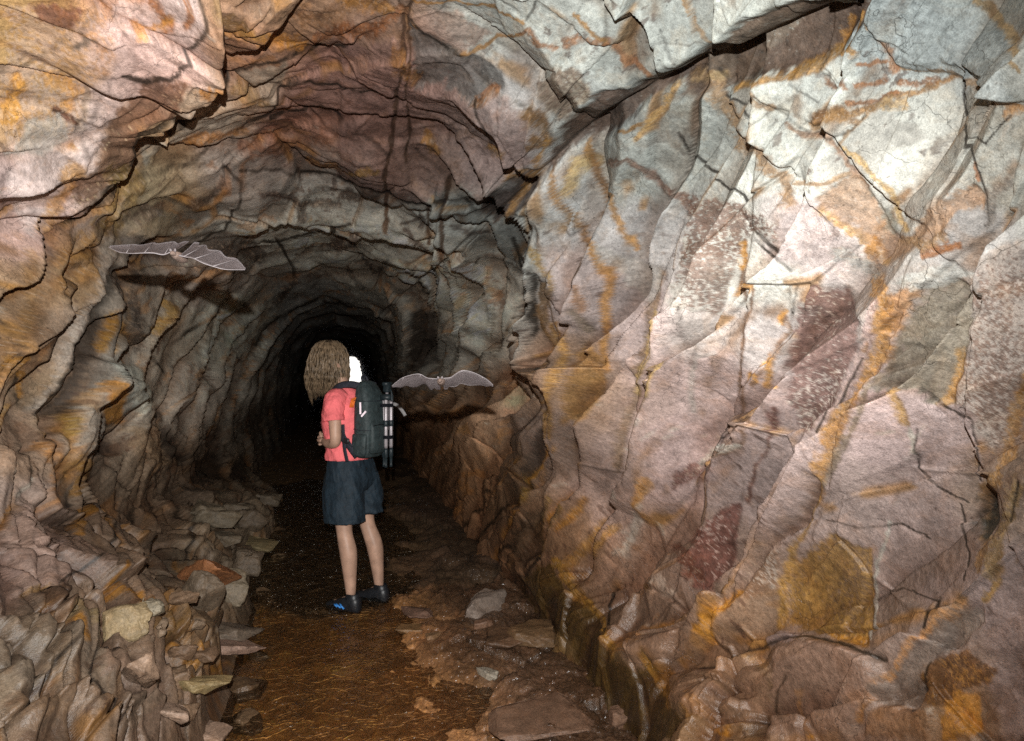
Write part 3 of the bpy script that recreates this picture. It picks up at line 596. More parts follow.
    for p in ([(480, 180), (400, 280), (260, 330)], [(470, 60), (380, 180), (250, 260)], [(650, 0), (590, 180), (560, 210)], [(560, 210), (480, 280)], [(780, 300), (740, 430)], [(760, 0), (700, 100), (640, 150)], [(420, 20), (330, 160)], [(240, 330), (280, 370), (370, 330)]): crack('H', p, 2.0, .03)
    for p in ([(240, 330), (400, 280), (480, 180), (540, 60)], [(250, 260), (380, 180), (470, 60)]): ledge('H', p[::-1], .10, 40)
    # tile E - behind the buttress
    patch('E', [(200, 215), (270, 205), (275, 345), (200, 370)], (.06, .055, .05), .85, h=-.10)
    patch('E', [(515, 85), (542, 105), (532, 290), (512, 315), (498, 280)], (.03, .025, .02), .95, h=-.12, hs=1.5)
    patch('E', [(540, 100), (602, 145), (600, 240), (560, 280), (533, 275)], (.15, .095, .05), .9, h=-.03)
    crack('E', [(490, 0), (520, 90), (600, 150)], 2.4); crack('E', [(505, 315), (560, 360), (605, 395)], 2.4); ledge('E', [(505, 315), (560, 360), (605, 395)], .10, 40)
    ledge('E', [(470, 0), (500, 60), (512, 90), (505, 315), (520, 420), (500, 460)], .26, 90)
    ledge('E', [(280, -60), (272, 100), (270, 200), (290, 345)], .14, 60)
    for p, w, c in (([(550, 30), (600, 130)], 34, (.4, .26, .1)), ([(610, 240), (632, 330), (600, 400), (590, 560)], 28, (.4, .23, .08)), ([(715, 0), (765, 110), (750, 250), (755, 360)], 12, ORD), ([(910, 100), (890, 200), (880, 330), (850, 400), (830, 480), (790, 640)], 40, (.24, .165, .11)), ([(900, 200), (890, 330), (850, 430)], 12, (.45, .32, .15)), ([(660, 200), (700, 250)], 40, (.15, .12, .09)), ([(680, 130), (690, 190)], 14, BRN), ([(860, 690), (840, 741)], 40, (.48, .27, .12)), ([(540, 690), (600, 600)], 14, OR), ([(160, 620), (150, 700)], 20, ORD)):
        vein('E', p, w, c, .85)
    patch('E', [(640, 380), (700, 300), (752, 350), (740, 430), (690, 510), (630, 540)], (.30, .17, .065), .85, h=-.04)
    patch('E', [(720, 0), (910, 90), (910, 150), (880, 180), (780, 110)], (.35, .33, .3), .7, h=-.02)
    patch('E', [(575, 510), (592, 620), (540, 700), (520, 680), (530, 620)], (.07, .055, .045), .85, h=-.06)
    for p in ([(670, 0), (660, 120), (690, 180), (710, 260)], [(765, 130), (880, 190), (870, 280)], [(640, 640), (720, 520), (800, 400)], [(690, 700), (760, 560), (840, 470)], [(460, 60), (500, 200), (440, 330)], [(300, 160), (350, 240), (400, 330)], [(380, 60), (420, 200)], [(940, 300), (960, 440), (998, 480)]): crack('E', p, 1.3)
    ledge('E', [(670, 0), (660, 120), (690, 180), (710, 260)], .10, 60); ledge('E', [(910, 100), (890, 200), (880, 330), (850, 400), (830, 480), (790, 640), (700, 760)], .10, 70)
    for p, w in (([(60, 40), (100, 90)], 16), ([(30, 90), (60, 130)], 22), ([(110, 100), (130, 60)], 20), ([(20, 20), (50, 10)], 20), ([(210, 90), (260, 150)], 24)): vein('E', p, w, (.05, .045, .04), .8)
    # the slanting buttresses of the right wall, stepped one behind the other
    ledge(None, [(560, 250), (578, 330), (570, 420), (545, 500), (520, 560)], .08, 60)
    ledge(None, [(745, 230), (742, 330), (738, 410), (690, 490), (650, 560), (620, 620)], .04, 60)
    ledge(None, [(800, 420), (780, 470), (740, 540), (700, 610)], .05, 50)
    ledge(None, [(985, 200), (960, 330), (950, 420), (975, 520)], .08, 60)
    # and of the left wall
    ledge(None, [(35, 395), (62, 320), (80, 260), (104, 240)], .16, 70)
    ledge(None, [(105, 420), (125, 330), (130, 260)], .14, 60)
    ledge(None, [(170, 480), (160, 430), (140, 380), (120, 370)], .12, 60)
    ledge(None, [(205, 400), (215, 330), (235, 280), (250, 240)], .10, 40)
    ledge(None, [(120, 170), (180, 120), (260, 85), (330, 62)][::1], .08, 60)
    ledge(None, [(230, 245), (290, 225), (345, 227), (400, 245), (440, 262)], .14, 60)
    ledge(None, [(470, 235), (520, 190), (585, 130), (660, 92), (760, 48), (870, -10), (960, -70)], .17, 230, 24)
    # tile D - left wall
    vein('D', [(300, 20), (290, 120), (230, 270), (180, 400), (115, 470)], 66, (.36, .32, .28), .8, -.03)
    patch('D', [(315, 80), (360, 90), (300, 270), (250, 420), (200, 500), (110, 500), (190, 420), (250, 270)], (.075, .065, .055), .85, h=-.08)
    vein('D', [(250, 0), (250, 80), (180, 130)], 60, (.28, .165, .075), .65); vein('D', [(70, 30), (60, 200), (30, 380)], 50, (.25, .15, .07), .65)
    for p, w in (([(125, 50), (100, 200), (60, 330), (35, 430)], 2.6), ([(290, 90), (200, 130), (160, 180), (110, 220)], 1.8), ([(650, 170), (600, 220), (540, 260), (490, 300), (480, 380)], 1.9), ([(790, 0), (840, 80), (830, 130), (750, 230)], 1.8), ([(730, 300), (790, 220), (900, 170), (998, 190)], 1.8), ([(430, 190), (420, 300), (470, 400)], 1.4), ([(560, 250), (570, 340), (600, 420)], 1.3), ([(340, 360), (420, 440), (450, 540), (490, 620)], 2.0), ([(60, 440), (130, 560), (190, 650), (230, 741)], 2.0), ([(30, 470), (70, 560), (80, 700)], 1.6), ([(690, 180), (660, 280), (690, 380)], 1.2)): crack('D', p, w)
    for p, w, c in (([(335, 220), (300, 310)], 32, (.40, .23, .07)), ([(470, 180), (495, 205), (440, 260)], 40, (.3, .2, .08)), ([(120, 590), (160, 650), (150, 741)], 50, (.42, .23, .11)), ([(240, 640), (240, 700)], 40, (.36, .22, .09)), ([(185, 520), (190, 560)], 26, (.33, .22, .08)), ([(30, 470), (10, 520)], 30, (.4, .26, .13)), ([(160, 60), (200, 40)], 50, (.30, .17, .08)), ([(640, 260), (660, 290)], 30, (.3, .34, .3)), ([(50, 330), (70, 440)], 24, ORD)):
        vein('D', p, w, c, .8)
    patch('D', [(325, 355), (395, 370), (425, 475), (405, 505), (350, 420)], (.37, .38, .34), .85, h=.05)
    patch('D', [(288, 425), (340, 388), (356, 430), (357, 512), (310, 522)], (.42, .22, .08), .9)
    patch('D', [(215, 480), (300, 512), (290, 600), (240, 612), (200, 540)], (.33, .3, .26), .8, h=.05)
    patch('D', [(345, 520), (440, 540), (490, 640), (430, 670), (370, 600)], (.27, .21, .15), .7, h=.06)
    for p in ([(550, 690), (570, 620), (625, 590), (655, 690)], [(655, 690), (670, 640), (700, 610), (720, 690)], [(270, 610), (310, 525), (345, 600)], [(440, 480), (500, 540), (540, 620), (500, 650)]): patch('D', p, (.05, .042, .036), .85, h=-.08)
    for p, w in (([(640, 30), (740, 40)], 60), ([(540, 30), (640, 60)], 30), ([(780, 180), (850, 100)], 20), ([(850, 30), (900, 10)], 20), ([(380, 100), (380, 300)], 50)): vein('D', p, w, (.085, .07, .06), .75)
    # tile G - left bank
    patch('G', [(40, 80), (90, 60), (140, 180), (190, 290), (110, 310), (40, 325)], (.46, .36, .32), .85, h=.05)
    patch('G', [(90, 340), (150, 300), (197, 310), (180, 380), (130, 385)], (.13, .085, .06), .85, h=.05)
    patch('G', [(0, 370), (100, 400), (210, 460), (200, 520), (110, 600), (0, 640)], (.29, .25, .205), .8, h=.07)
    patch('G', [(275, 480), (330, 470), (455, 590), (400, 612), (290, 560)], (.36, .27, .215), .8, h=.05)
    patch('G', [(150, 180), (190, 130), (300, 250), (260, 300), (190, 290)], (.31, .235, .2), .7, h=.04)
    patch('G', [(0, 640), (140, 640), (150, 741), (0, 741)], (.25, .18, .125), .7, h=.04)
    patch('G', [(320, 640), (440, 620), (440, 690), (350, 741), (310, 741)], (.3, .24, .19), .8, h=.05)
    for p, w, c in (([(215, 130), (240, 75), (230, 150)], 24, OR), ([(320, 255), (330, 305), (385, 345)], 20, OR), ([(205, 420), (232, 470)], 22, OR), ([(480, 470), (560, 520), (640, 550)], 34, OR), ([(60, 40), (80, 0)], 20, CRM), ([(30, 80), (25, 120)], 24, ORD), ([(70, 325), (120, 310)], 16, (.45, .3, .15)), ([(200, 360), (260, 400)], 60, (.33, .27, .16)), ([(450, 440), (500, 420)], 60, (.2, .13, .06)), ([(520, 560), (560, 590)], 40, (.3, .17, .05))):
        vein('G', p, w, c, .8)
    for p, w in (([(140, 150), (190, 270)], 2), ([(255, 60), (310, 130), (300, 190), (340, 230)], 2.4), ([(150, 300), (260, 230)], 1.6), ([(270, 480), (250, 560), (310, 640)], 2.2), ([(210, 470), (150, 520), (110, 600)], 2.2), ([(330, 480), (400, 560), (450, 600)], 2), ([(310, 640), (330, 700), (300, 741)], 2), ([(430, 640), (440, 680)], 2), ([(290, 400), (270, 460)], 2), ([(380, 20), (370, 100), (420, 200)], 1.8), ([(480, 60), (520, 130), (540, 250)], 2.4)): crack('G', p, w, .04)


chart(); C = np.zeros((TH.size, 3), f32)
trace(); LEDGING = False
chart(); base_colour(); trace()
# the rock is darker and browner low down, cleaner grey in the roof; tones also offset flash falloff, dimmer near, brighter deep
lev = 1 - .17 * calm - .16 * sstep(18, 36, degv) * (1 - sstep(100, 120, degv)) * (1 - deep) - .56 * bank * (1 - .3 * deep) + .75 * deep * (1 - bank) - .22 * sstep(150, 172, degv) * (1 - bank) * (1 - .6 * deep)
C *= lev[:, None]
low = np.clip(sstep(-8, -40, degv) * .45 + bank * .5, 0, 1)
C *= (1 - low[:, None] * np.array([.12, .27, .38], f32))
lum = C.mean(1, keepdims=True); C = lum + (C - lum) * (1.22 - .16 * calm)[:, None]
C *= (1 - .24 * sstep(100, 118, degv) * (1 - sstep(2.6, 3.4, YY)))[:, None]  # near slab dimmed in colour because the flash is so close
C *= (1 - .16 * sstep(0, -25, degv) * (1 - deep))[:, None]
C *= (1 + .55 * sstep(780, 1000, PX) * sstep(470, 700, PY) * inview)[:, None]  # this corner is lightened in colour to make up for spot falloff
# hollows darkened and edges lightened in the colour, as occlusion shading would
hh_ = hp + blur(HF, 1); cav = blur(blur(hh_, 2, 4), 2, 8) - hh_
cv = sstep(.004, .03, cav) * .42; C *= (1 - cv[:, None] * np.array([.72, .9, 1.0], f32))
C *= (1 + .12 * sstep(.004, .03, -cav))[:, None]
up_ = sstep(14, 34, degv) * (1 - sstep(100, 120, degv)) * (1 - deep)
C *= (1 - up_[:, None] * np.array([.30, .25, .23], f32))  # upper right dimmed in colour where the flash burns too bright
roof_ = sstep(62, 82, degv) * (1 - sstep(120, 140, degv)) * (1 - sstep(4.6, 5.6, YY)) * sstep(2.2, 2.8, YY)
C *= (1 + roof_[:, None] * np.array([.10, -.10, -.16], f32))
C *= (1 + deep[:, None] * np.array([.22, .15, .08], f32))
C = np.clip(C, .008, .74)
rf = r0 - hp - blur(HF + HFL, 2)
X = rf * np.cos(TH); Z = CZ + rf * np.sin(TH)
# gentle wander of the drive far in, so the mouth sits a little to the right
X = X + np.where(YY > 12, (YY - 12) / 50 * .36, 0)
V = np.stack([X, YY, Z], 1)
fi = np.arange(NYT - 1)[:, None] * NT + np.arange(NT - 1)[None]
quads = np.stack([fi, fi + 1, fi + NT + 1, fi + NT], -1).reshape(-1, 4)
fpx = QX[quads[:, 0]]; fpy = QY[quads[:, 0]]; fdg = degv[quads[:, 0]]
# the roof ends on the left along the slab's lip, on the right along the brown gully
lx = np.interp(fpy, [-400, 0, 40, 75, 135, 190, 238, 330], [250, 212, 200, 150, 130, 115, 30, 150])
part = np.where(fdg > 132, 1, np.where(fdg < 52, 2, 0))
nv = np.zeros((len(V), 3), f32)
def take(mask, name, label, cat):
    fq = quads[mask]
    used = np.zeros(len(V), bool); used[fq.ravel()] = True
    mp = np.cumsum(used) - 1
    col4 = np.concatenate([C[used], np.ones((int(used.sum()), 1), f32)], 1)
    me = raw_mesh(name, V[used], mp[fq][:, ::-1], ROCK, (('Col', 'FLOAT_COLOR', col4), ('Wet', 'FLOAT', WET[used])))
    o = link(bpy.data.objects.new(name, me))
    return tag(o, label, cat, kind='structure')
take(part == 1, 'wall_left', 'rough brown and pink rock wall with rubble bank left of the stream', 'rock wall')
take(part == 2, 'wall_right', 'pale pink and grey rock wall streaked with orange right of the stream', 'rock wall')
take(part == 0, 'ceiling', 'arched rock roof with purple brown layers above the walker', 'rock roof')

# unseen cap added behind the photographer to keep outside light out
n = 40
bmw = bmesh.new()
g = [[bmw.verts.new(((i / n - .5) * 5, -4.9 + .25 * math.sin(i * 1.7 + j * .9) + random.uniform(-.1, .1), -.4 + j / n * 4.2)) for i in range(n + 1)] for j in range(n + 1)]
for j in range(n):
    for i in range(n): bmw.faces.new((g[j][i], g[j][i + 1], g[j + 1][i + 1], g[j + 1][i]))
tag(bm_obj('back_light_block', bmw, rock_mat('light_block_rock', False, (.3, .24, .2))), 'unseen rock cap added behind the photographer to keep daylight out', 'rock wall', kind='structure')

# ------------------------------------------------------------------ floor and stream
NX = int(620 * QUAL); NFY = int(520 * QUAL)
qf = np.linspace(1 / 62.0, 1 / 2.0, NFY); yf = np.concatenate([1 / qf, np.linspace(1.95, -5.2, 40)])
xf = np.linspace(-1.75, 1.55, NX)
FX, FY = np.meshgrid(xf.astype(f32), yf.astype(f32)); FX = FX.ravel(); FY = FY.ravel()
fa = fbm(FX * 1.3, FY * 1.0, 4, 801); fb = fbm(FX * 7, FY * 5, 4, 821); fc = fbm(FX * 20, FY * 15, 4, 841, .6)
fwx = FX + .08 * fa + .02 * fb; fwy = FY + .1 * fb
fh1, fe1, fid1 = facets(fwx / .34, fwy / .42, 851, 'cell', .5, .9)
fh2, fe2, fid2 = facets(fwx / .13, fwy / .17, 861, 'max', .9, .9)
chan = 1 - sstep(.2, .95, np.abs(FX + .05 + .35 * fa + .12 * fb + .15 * sstep(5, 9, FY)))      # the wet channel
side = sstep(.15, .85, FX + .40 * fa + .10 * fb)
FZ = -.062 + .026 * fa + .014 * fb + .013 * fc * (.4 + side) + .028 * fh2 * (.4 + side) + side * (.075 + .05 * fh1) + (1 - chan) * .03
lip = np.interp(FX, [-1, -.62, -.45, -.2, .1, .5], [5.15, 5.05, 4.85, 4.66, 4.7, 4.9]).astype(f32)
up = sstep(-.06, .04, FY - lip)
FZ += .02 * up
fg = fbm(FX * 46, FY * 38, 2, 885); fg2 = fbm(FX * 105, FY * 80, 2, 887)
FZ += (.005 * fg + .0018 * fg2) * (1 - sstep(7, 10, FY)) * (1 - .6 * up)
fcol = np.empty((FX.size, 3), f32)
fcol[:] = (.13, .085, .045)
def fm(mk, col):
    fcol[:] = fcol * (1 - mk[:, None]) + np.array(col, f32) * mk[:, None]
fm(sstep(-.2, .4, fb) * .35, (.20, .125, .05)); fm(sstep(.05, .5, fbm(FX * 5, FY * 3, 4, 871)) * .3 * (1 - up), (.30, .19, .06))
fm(side * (1 - .5 * up), (.155, .092, .058)); fm(side * sstep(.55, .8, fid1) * .6, (.22, .13, .085)); fm(side * (1 - sstep(0, .06, fe1)) * .7, (.05, .032, .02))
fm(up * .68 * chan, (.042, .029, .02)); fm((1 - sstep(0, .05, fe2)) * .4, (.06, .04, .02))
fp = fbm(FX * 75, FY * 50, 4, 881, .7)
fm(sstep(.08, .3, fp) * sstep(-.3, .2, fb) * (1 - .8 * up) * (1 - .6 * side) * .4, (.34, .215, .085))
fm(sstep(.1, .3, -fp) * .35, (.04, .025, .014))
fcol *= (1 + .20 * fb + .16 * fc)[:, None]
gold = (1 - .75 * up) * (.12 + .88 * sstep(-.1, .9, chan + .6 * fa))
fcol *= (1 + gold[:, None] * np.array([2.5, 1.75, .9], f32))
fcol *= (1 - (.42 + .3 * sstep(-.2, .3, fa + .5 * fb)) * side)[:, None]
fcol = np.clip(fcol, .01, .62)
FV = np.stack([FX, FY, FZ], 1)
ny = len(yf); fi = np.arange(ny - 1)[:, None] * NX + np.arange(NX - 1)[None]
fq = np.stack([fi, fi + 1, fi + NX + 1, fi + NX], -1).reshape(-1, 4)
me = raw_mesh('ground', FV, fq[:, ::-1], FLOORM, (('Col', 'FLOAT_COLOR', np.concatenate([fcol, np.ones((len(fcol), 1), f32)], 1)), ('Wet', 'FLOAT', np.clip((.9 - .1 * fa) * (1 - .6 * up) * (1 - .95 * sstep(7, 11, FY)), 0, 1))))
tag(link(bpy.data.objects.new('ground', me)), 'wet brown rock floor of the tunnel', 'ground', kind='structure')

# water: a thin clear sheet with ripples and a small lip
m, nt, b, out = newmat('stream_water')
nt.nodes.remove(b); L = nt.links.new
geo = N(nt, 'ShaderNodeNewGeometry'); mp = N(nt, 'ShaderNodeMapping'); mp.inputs['Scale'].default_value = (.8, .8, 1); L(geo.outputs['Position'], mp.inputs['Vector'])
n1 = N(nt, 'ShaderNodeTexNoise'); n1.inputs['Scale'].default_value = 13; n1.inputs['Detail'].default_value = 1.5; n1.inputs['Roughness'].default_value = .62; n1.inputs['Distortion'].default_value = .8; L(mp.outputs[0], n1.inputs['Vector'])
bp = N(nt, 'ShaderNodeBump'); bp.inputs['Strength'].default_value = 1.0; bp.inputs['Distance'].default_value = .05
mm = N(nt, 'ShaderNodeMath', operation='MULTIPLY_ADD'); L(n1.outputs['Fac'], mm.inputs[0]); mm.inputs[1].default_value = 2; mm.inputs[2].default_value = -1
ma = N(nt, 'ShaderNodeMath', operation='ABSOLUTE'); L(mm.outputs[0], ma.inputs[0])
ms = N(nt, 'ShaderNodeMapRange'); L(ma.outputs[0], ms.inputs['Value']); ms.inputs['From Min'].default_value = 0; ms.inputs['From Max'].default_value = .16; ms.inputs['To Min'].default_value = 1; ms.inputs['To Max'].default_value = 0
mp2 = N(nt, 'ShaderNodeMath', operation='POWER'); L(ms.outputs[0], mp2.inputs[0]); mp2.inputs[1].default_value = 2.0
n3 = N(nt, 'ShaderNodeTexNoise'); n3.inputs['Scale'].default_value = 48; n3.inputs['Detail'].default_value = 3; L(mp.outputs[0], n3.inputs['Vector'])
sx = N(nt, 'ShaderNodeSeparateXYZ'); L(geo.outputs['Position'], sx.inputs[0]); ny_ = N(nt, 'ShaderNodeMapRange'); L(sx.outputs['Y'], ny_.inputs['Value']); ny_.inputs['From Min'].default_value = 4.4; ny_.inputs['From Max'].default_value = 5.0; ny_.inputs['To Min'].default_value = .05; ny_.inputs['To Max'].default_value = .05
mf = N(nt, 'ShaderNodeMath', operation='MULTIPLY'); L(n3.outputs['Fac'], mf.inputs[0]); L(ny_.outputs[0], mf.inputs[1])
mg = N(nt, 'ShaderNodeMath', operation='MULTIPLY_ADD'); L(mp2.outputs[0], mg.inputs[0]); nz_ = N(nt, 'ShaderNodeMapRange'); L(sx.outputs['Y'], nz_.inputs['Value']); nz_.inputs['From Min'].default_value = 4.3; nz_.inputs['From Max'].default_value = 5.2; nz_.inputs['To Min'].default_value = .12; nz_.inputs['To Max'].default_value = .36; L(nz_.outputs[0], mg.inputs[1]); L(mf.outputs[0], mg.inputs[2])
L(mg.outputs[0], bp.inputs['Height'])
gl = N(nt, 'ShaderNodeBsdfGlossy'); gl.inputs['Roughness'].default_value = .2; gl.inputs['Color'].default_value = (1, .95, .85, 1); L(bp.outputs[0], gl.inputs['Normal'])
tr = N(nt, 'ShaderNodeBsdfTransparent'); tr.inputs['Color'].default_value = (.98, .95, .88, 1)
fr = N(nt, 'ShaderNodeFresnel'); fr.inputs['IOR'].default_value = 1.36; L(bp.outputs[0], fr.inputs['Normal'])
mx = N(nt, 'ShaderNodeMixShader'); fm_ = N(nt, 'ShaderNodeMath', operation='MULTIPLY'); L(fr.outputs[0], fm_.inputs[0]); fm_.inputs[1].default_value = .85; L(fm_.outputs[0], mx.inputs[0]); L(tr.outputs[0], mx.inputs[1]); L(gl.outputs[0], mx.inputs[2]); L(mx.outputs[0], out.inputs[0])
WATER = m
NXw, NYw = 420, 640
qw = np.linspace(1 / 61.0, 1 / 2.0, NYw); yw = np.concatenate([1 / qw, np.linspace(1.9, -5, 20)]); xw = np.linspace(-1.5, 1.3, NXw)
WX, WY = np.meshgrid(xw.astype(f32), yw.astype(f32)); WX = WX.ravel(); WY = WY.ravel()
wl = np.interp(WX, [-1, -.62, -.45, -.2, .1, .5], [5.15, 5.05, 4.85, 4.66, 4.7, 4.9]).astype(f32)
wn = fbm(WX * 9, WY * 7, 3, 901)
WZ = -.012 + .022 * sstep(-.05, .05, WY - wl + .04 * wn) + .005 * wn + .012 * np.exp(-((WY - wl + .05 * wn) / .035) ** 2)
fi = np.arange(len(yw) - 1)[:, None] * NXw + np.arange(NXw - 1)[None]
wr = 1 - np.abs(fbm(WX * 11, WY * 16, 3, 905)) * 2.4; wr = np.clip(wr, 0, 1) ** 4
WZ += (.007 * wr * (.10 + .75 * sstep(-.1, .2, WY - wl)) + .012 * wr * np.exp(-((WY - wl) / .12) ** 2)) * (1 - sstep(7, 9, WY))
WZ = WZ - .09 * sstep(8, 13, WY)
wq = np.stack([fi, fi + 1, fi + NXw + 1, fi + NXw], -1).reshape(-1, 4)
me = raw_mesh('water', np.stack([WX, WY, WZ], 1), wq[:, ::-1], WATER)
tag(link(bpy.data.objects.new('water', me)), 'shallow rippled stream running along the tunnel floor', 'stream', kind='structure')

# daylight outside the far mouth: slope added and tilted to the sun so the opening reads white
bmo = bmesh.new()
vs = [bmo.verts.new(p) for p in ((-60, 71, -2), (60, 71, -2), (60, 118, 45), (-60, 118, 45))]
bmo.faces.new(vs)
tag(bm_obj('added_white_slope', bmo, simple_mat('added_slope_pale', (.8, .79, .76), .9, .08, .5, 0)), 'pale slope added beyond the tunnel mouth so the opening reads white', 'ground', kind='structure')

# unseen shell added round the drive to stop sun leaking in
bmh = bmesh.new()
prof_shell = [(-30, -4), (-22, 10), (-10, 16), (0, 17), (11, 16), (23, 9), (30, -4)]
ra_ = [bmh.verts.new((x, -9, z)) for x, z in prof_shell]; rb_ = [bmh.verts.new((x, 62.3, z * .18 if z > 0 else z)) for x, z in prof_shell]
for i in range(len(ra_)):
    k = (i + 1) % len(ra_); bmh.faces.new((ra_[i], ra_[k], rb_[k], rb_[i]))
bmh.faces.new(ra_)
tag(bm_obj('sun_block_shell', bmh, simple_mat('shell_earth', (.16, .13, .09), .95, .3, .8, 0), None, False), 'unseen shell added around the tunnel to block stray sun', 'sun_block_shell', kind='structure')

# ------------------------------------------------------------------ modelling helpers for the smaller things
def skin_bm(verts, edges, sub=2, root=0):
    """verts: (x, y, z, rx[, ry]) joints; grows one continuous surface round the skeleton"""
    me = bpy.data.meshes.new('tmp'); me.from_pydata([v[:3] for v in verts], edges, [])
    o = bpy.data.objects.new('tmp', me); COL.objects.link(o)
    md = o.modifiers.new('s', 'SKIN'); md.use_smooth_shade = True
    if not me.skin_vertices: 
        pass
    lay = me.skin_vertices[0].data if me.skin_vertices else None
    if lay is None:
        bm = bmesh.new(); bm.from_mesh(me); bm.verts.layers.skin.verify(); bm.to_mesh(me); bm.free(); lay = me.skin_vertices[0].data
    for i, v in enumerate(verts):
        lay[i].radius = (v[3], v[4] if len(v) > 4 else v[3]); lay[i].use_root = (i == root)
    if sub:
        s = o.modifiers.new('d', 'SUBSURF'); s.levels = sub; s.render_levels = sub
    dg = bpy.context.evaluated_depsgraph_get(); dg.update()
    ev = o.evaluated_get(dg); m2 = bpy.data.meshes.new_from_object(ev)
    bm = bmesh.new(); bm.from_mesh(m2)
    bpy.data.objects.remove(o); bpy.data.meshes.remove(me); bpy.data.meshes.remove(m2)
    return bm

def join_bm(dst, src):
    me = bpy.data.meshes.new('j'); src.to_mesh(me); src.free(); dst.from_mesh(me); bpy.data.meshes.remove(me)

def loft(rings, n=24, power=2.0, cap=True, bm=None, wob=0.0, seed=0, axis='z'):
    """rings: (cx, cy, cz, rx, ry) stacked superellipses"""
    bm = bm or bmesh.new(); R_ = []; rr = random.Random(seed)
    for (cx_, cy_, cz_, rx, ry) in rings:
        row = []
        for i in range(n):
            a = 2 * math.pi * i / n; c, s = math.cos(a), math.sin(a)
            k = (abs(c) ** power + abs(s) ** power) ** (-1 / power)
            wv = 1 + wob * (math.sin(3 * a + cz_ * 23 + seed) * .5 + math.sin(7 * a + cz_ * 31) * .35 + rr.uniform(-.3, .3))
            u, v = rx * k * c * wv, ry * k * s * wv
            row.append(bm.verts.new((cx_ + u, cy_ + v, cz_) if axis == 'z' else (cx_ + u, cy_, cz_ + v)))
        R_.append(row)
    for a, b in zip(R_[:-1], R_[1:]):
        for i in range(n): bm.faces.new((a[i], a[(i + 1) % n], b[(i + 1) % n], b[i]))
    if cap:
        bm.faces.new(R_[0][::-1]); bm.faces.new(R_[-1])
    return bm

def subdiv(bm, k=1, jitter=0.0):
    bmesh.ops.subdivide_edges(bm, edges=bm.edges[:], cuts=k, use_grid_fill=True, smooth=.6)
    if jitter:
        for v in bm.verts: v.co += Vector((random.uniform(-1, 1), random.uniform(-1, 1), random.uniform(-1, 1))) * jitter
    return bm

def tube(pts, r, n=8, bm=None, flat=1.0, up=(0, 0, 1), cap=True):
    """a round or flat strip following points; r may be a list"""
    bm = bm or bmesh.new(); P_ = [Vector(p) for p in pts]; rows = []
    for i, p in enumerate(P_):
        d = (P_[min(i + 1, len(P_) - 1)] - P_[max(i - 1, 0)]).normalized()
        u = d.cross(Vector(up)); u = u.normalized() if u.length > 1e-4 else Vector((1, 0, 0)); w = d.cross(u).normalized()
        ri = r[i] if isinstance(r, (list, tuple)) else r
        rows.append([bm.verts.new(p + u * ri * math.cos(2 * math.pi * k / n) + w * ri * flat * math.sin(2 * math.pi * k / n)) for k in range(n)])
    for a, b in zip(rows[:-1], rows[1:]):
        for k in range(n): bm.faces.new((a[k], a[(k + 1) % n], b[(k + 1) % n], b[k]))
    if cap: bm.faces.new(rows[0][::-1]); bm.faces.new(rows[-1])
    return bm

def spline(pts, n=6):
    P_ = [Vector(p) for p in pts]; out = []
    for i in range(len(P_) - 1):
        a = P_[max(i - 1, 0)]; b = P_[i]; c = P_[i + 1]; d = P_[min(i + 2, len(P_) - 1)]
        for k in range(n):
            t = k / n
            out.append(.5 * ((2 * b) + (c - a) * t + (2 * a - 5 * b + 4 * c - d) * t * t + (3 * b - a - 3 * c + d) * t ** 3))
    return out + [P_[-1]]

# ------------------------------------------------------------------ the walker
SKINM = simple_mat('skin', (.43, .265, .19), .5, .22, 14, .3, 40)
HAIRM = simple_mat('hair', (.165, .115, .07), .42, .4, 40, .5, 90)
SHIRT = simple_mat('coral_jersey', (.86, .175, .185), .8, .16, 18, .8, 13, bdist=.035)
SHORT = simple_mat('navy_denim', (.010, .021, .032), .75, .3, 30, .6, 14, bdist=.035)
SHOEM = simple_mat('black_shoe', (.014, .015, .018), .4, .3, 40, .2)
BLUE = simple_mat('blue_trim', (.04, .22, .6), .5, .2, 40, .1)
# cloth creases on shirt and shorts
FEET = at_view(-.945, 4.63, -.018)
root = empty('person', FEET, R(-128))
tag(root, 'woman in coral t-shirt and dark blue shorts standing in the shallow stream', 'person')
J = [(.03, -.09, .90, .125, .10), (.04, -.095, 1.06, .11, .09), (.05, -.09, 1.24, .12, .095), (.055, -.115, 1.375, .062), (.06, -.15, 1.44, .048), (.06, -.19, 1.50, .068, .075), (.06, -.205, 1.565, .078, .09), (.06, -.20, 1.622, .066, .075),
     (.135, -.09, 1.345, .05), (.195, -.085, 1.325, .047), (.225, -.06, 1.19, .042), (.235, -.045, 1.065, .036), (.19, -.14, 1.06, .034), (.135, -.225, 1.07, .023),
     (-.04, -.095, 1.345, .05), (-.10, -.095, 1.325, .047), (-.13, -.085, 1.19, .042), (-.145, -.09, 1.05, .036), (-.09, -.17, 1.06, .034), (-.03, -.255, 1.08, .023),
     (.115, -.09, .84, .085), (.125, -.075, .66, .07), (.13, -.065, .50, .051), (.128, -.03, .37, .060), (.124, -.022, .20, .041), (.12, -.018, .09, .031), (.12, -.10, .045, .03), (.12, -.16, .035, .026),
     (-.065, -.085, .84, .085), (-.085, -.07, .68, .07), (-.10, -.06, .51, .051), (-.112, -.002, .37, .060), (-.118, .015, .20, .041), (-.12, .025, .09, .031), (-.12, -.055, .045, .03), (-.12, -.115, .035, .026),
     (.02, -.29, 1.548, .014), (.03, -.275, 1.50, .03)]
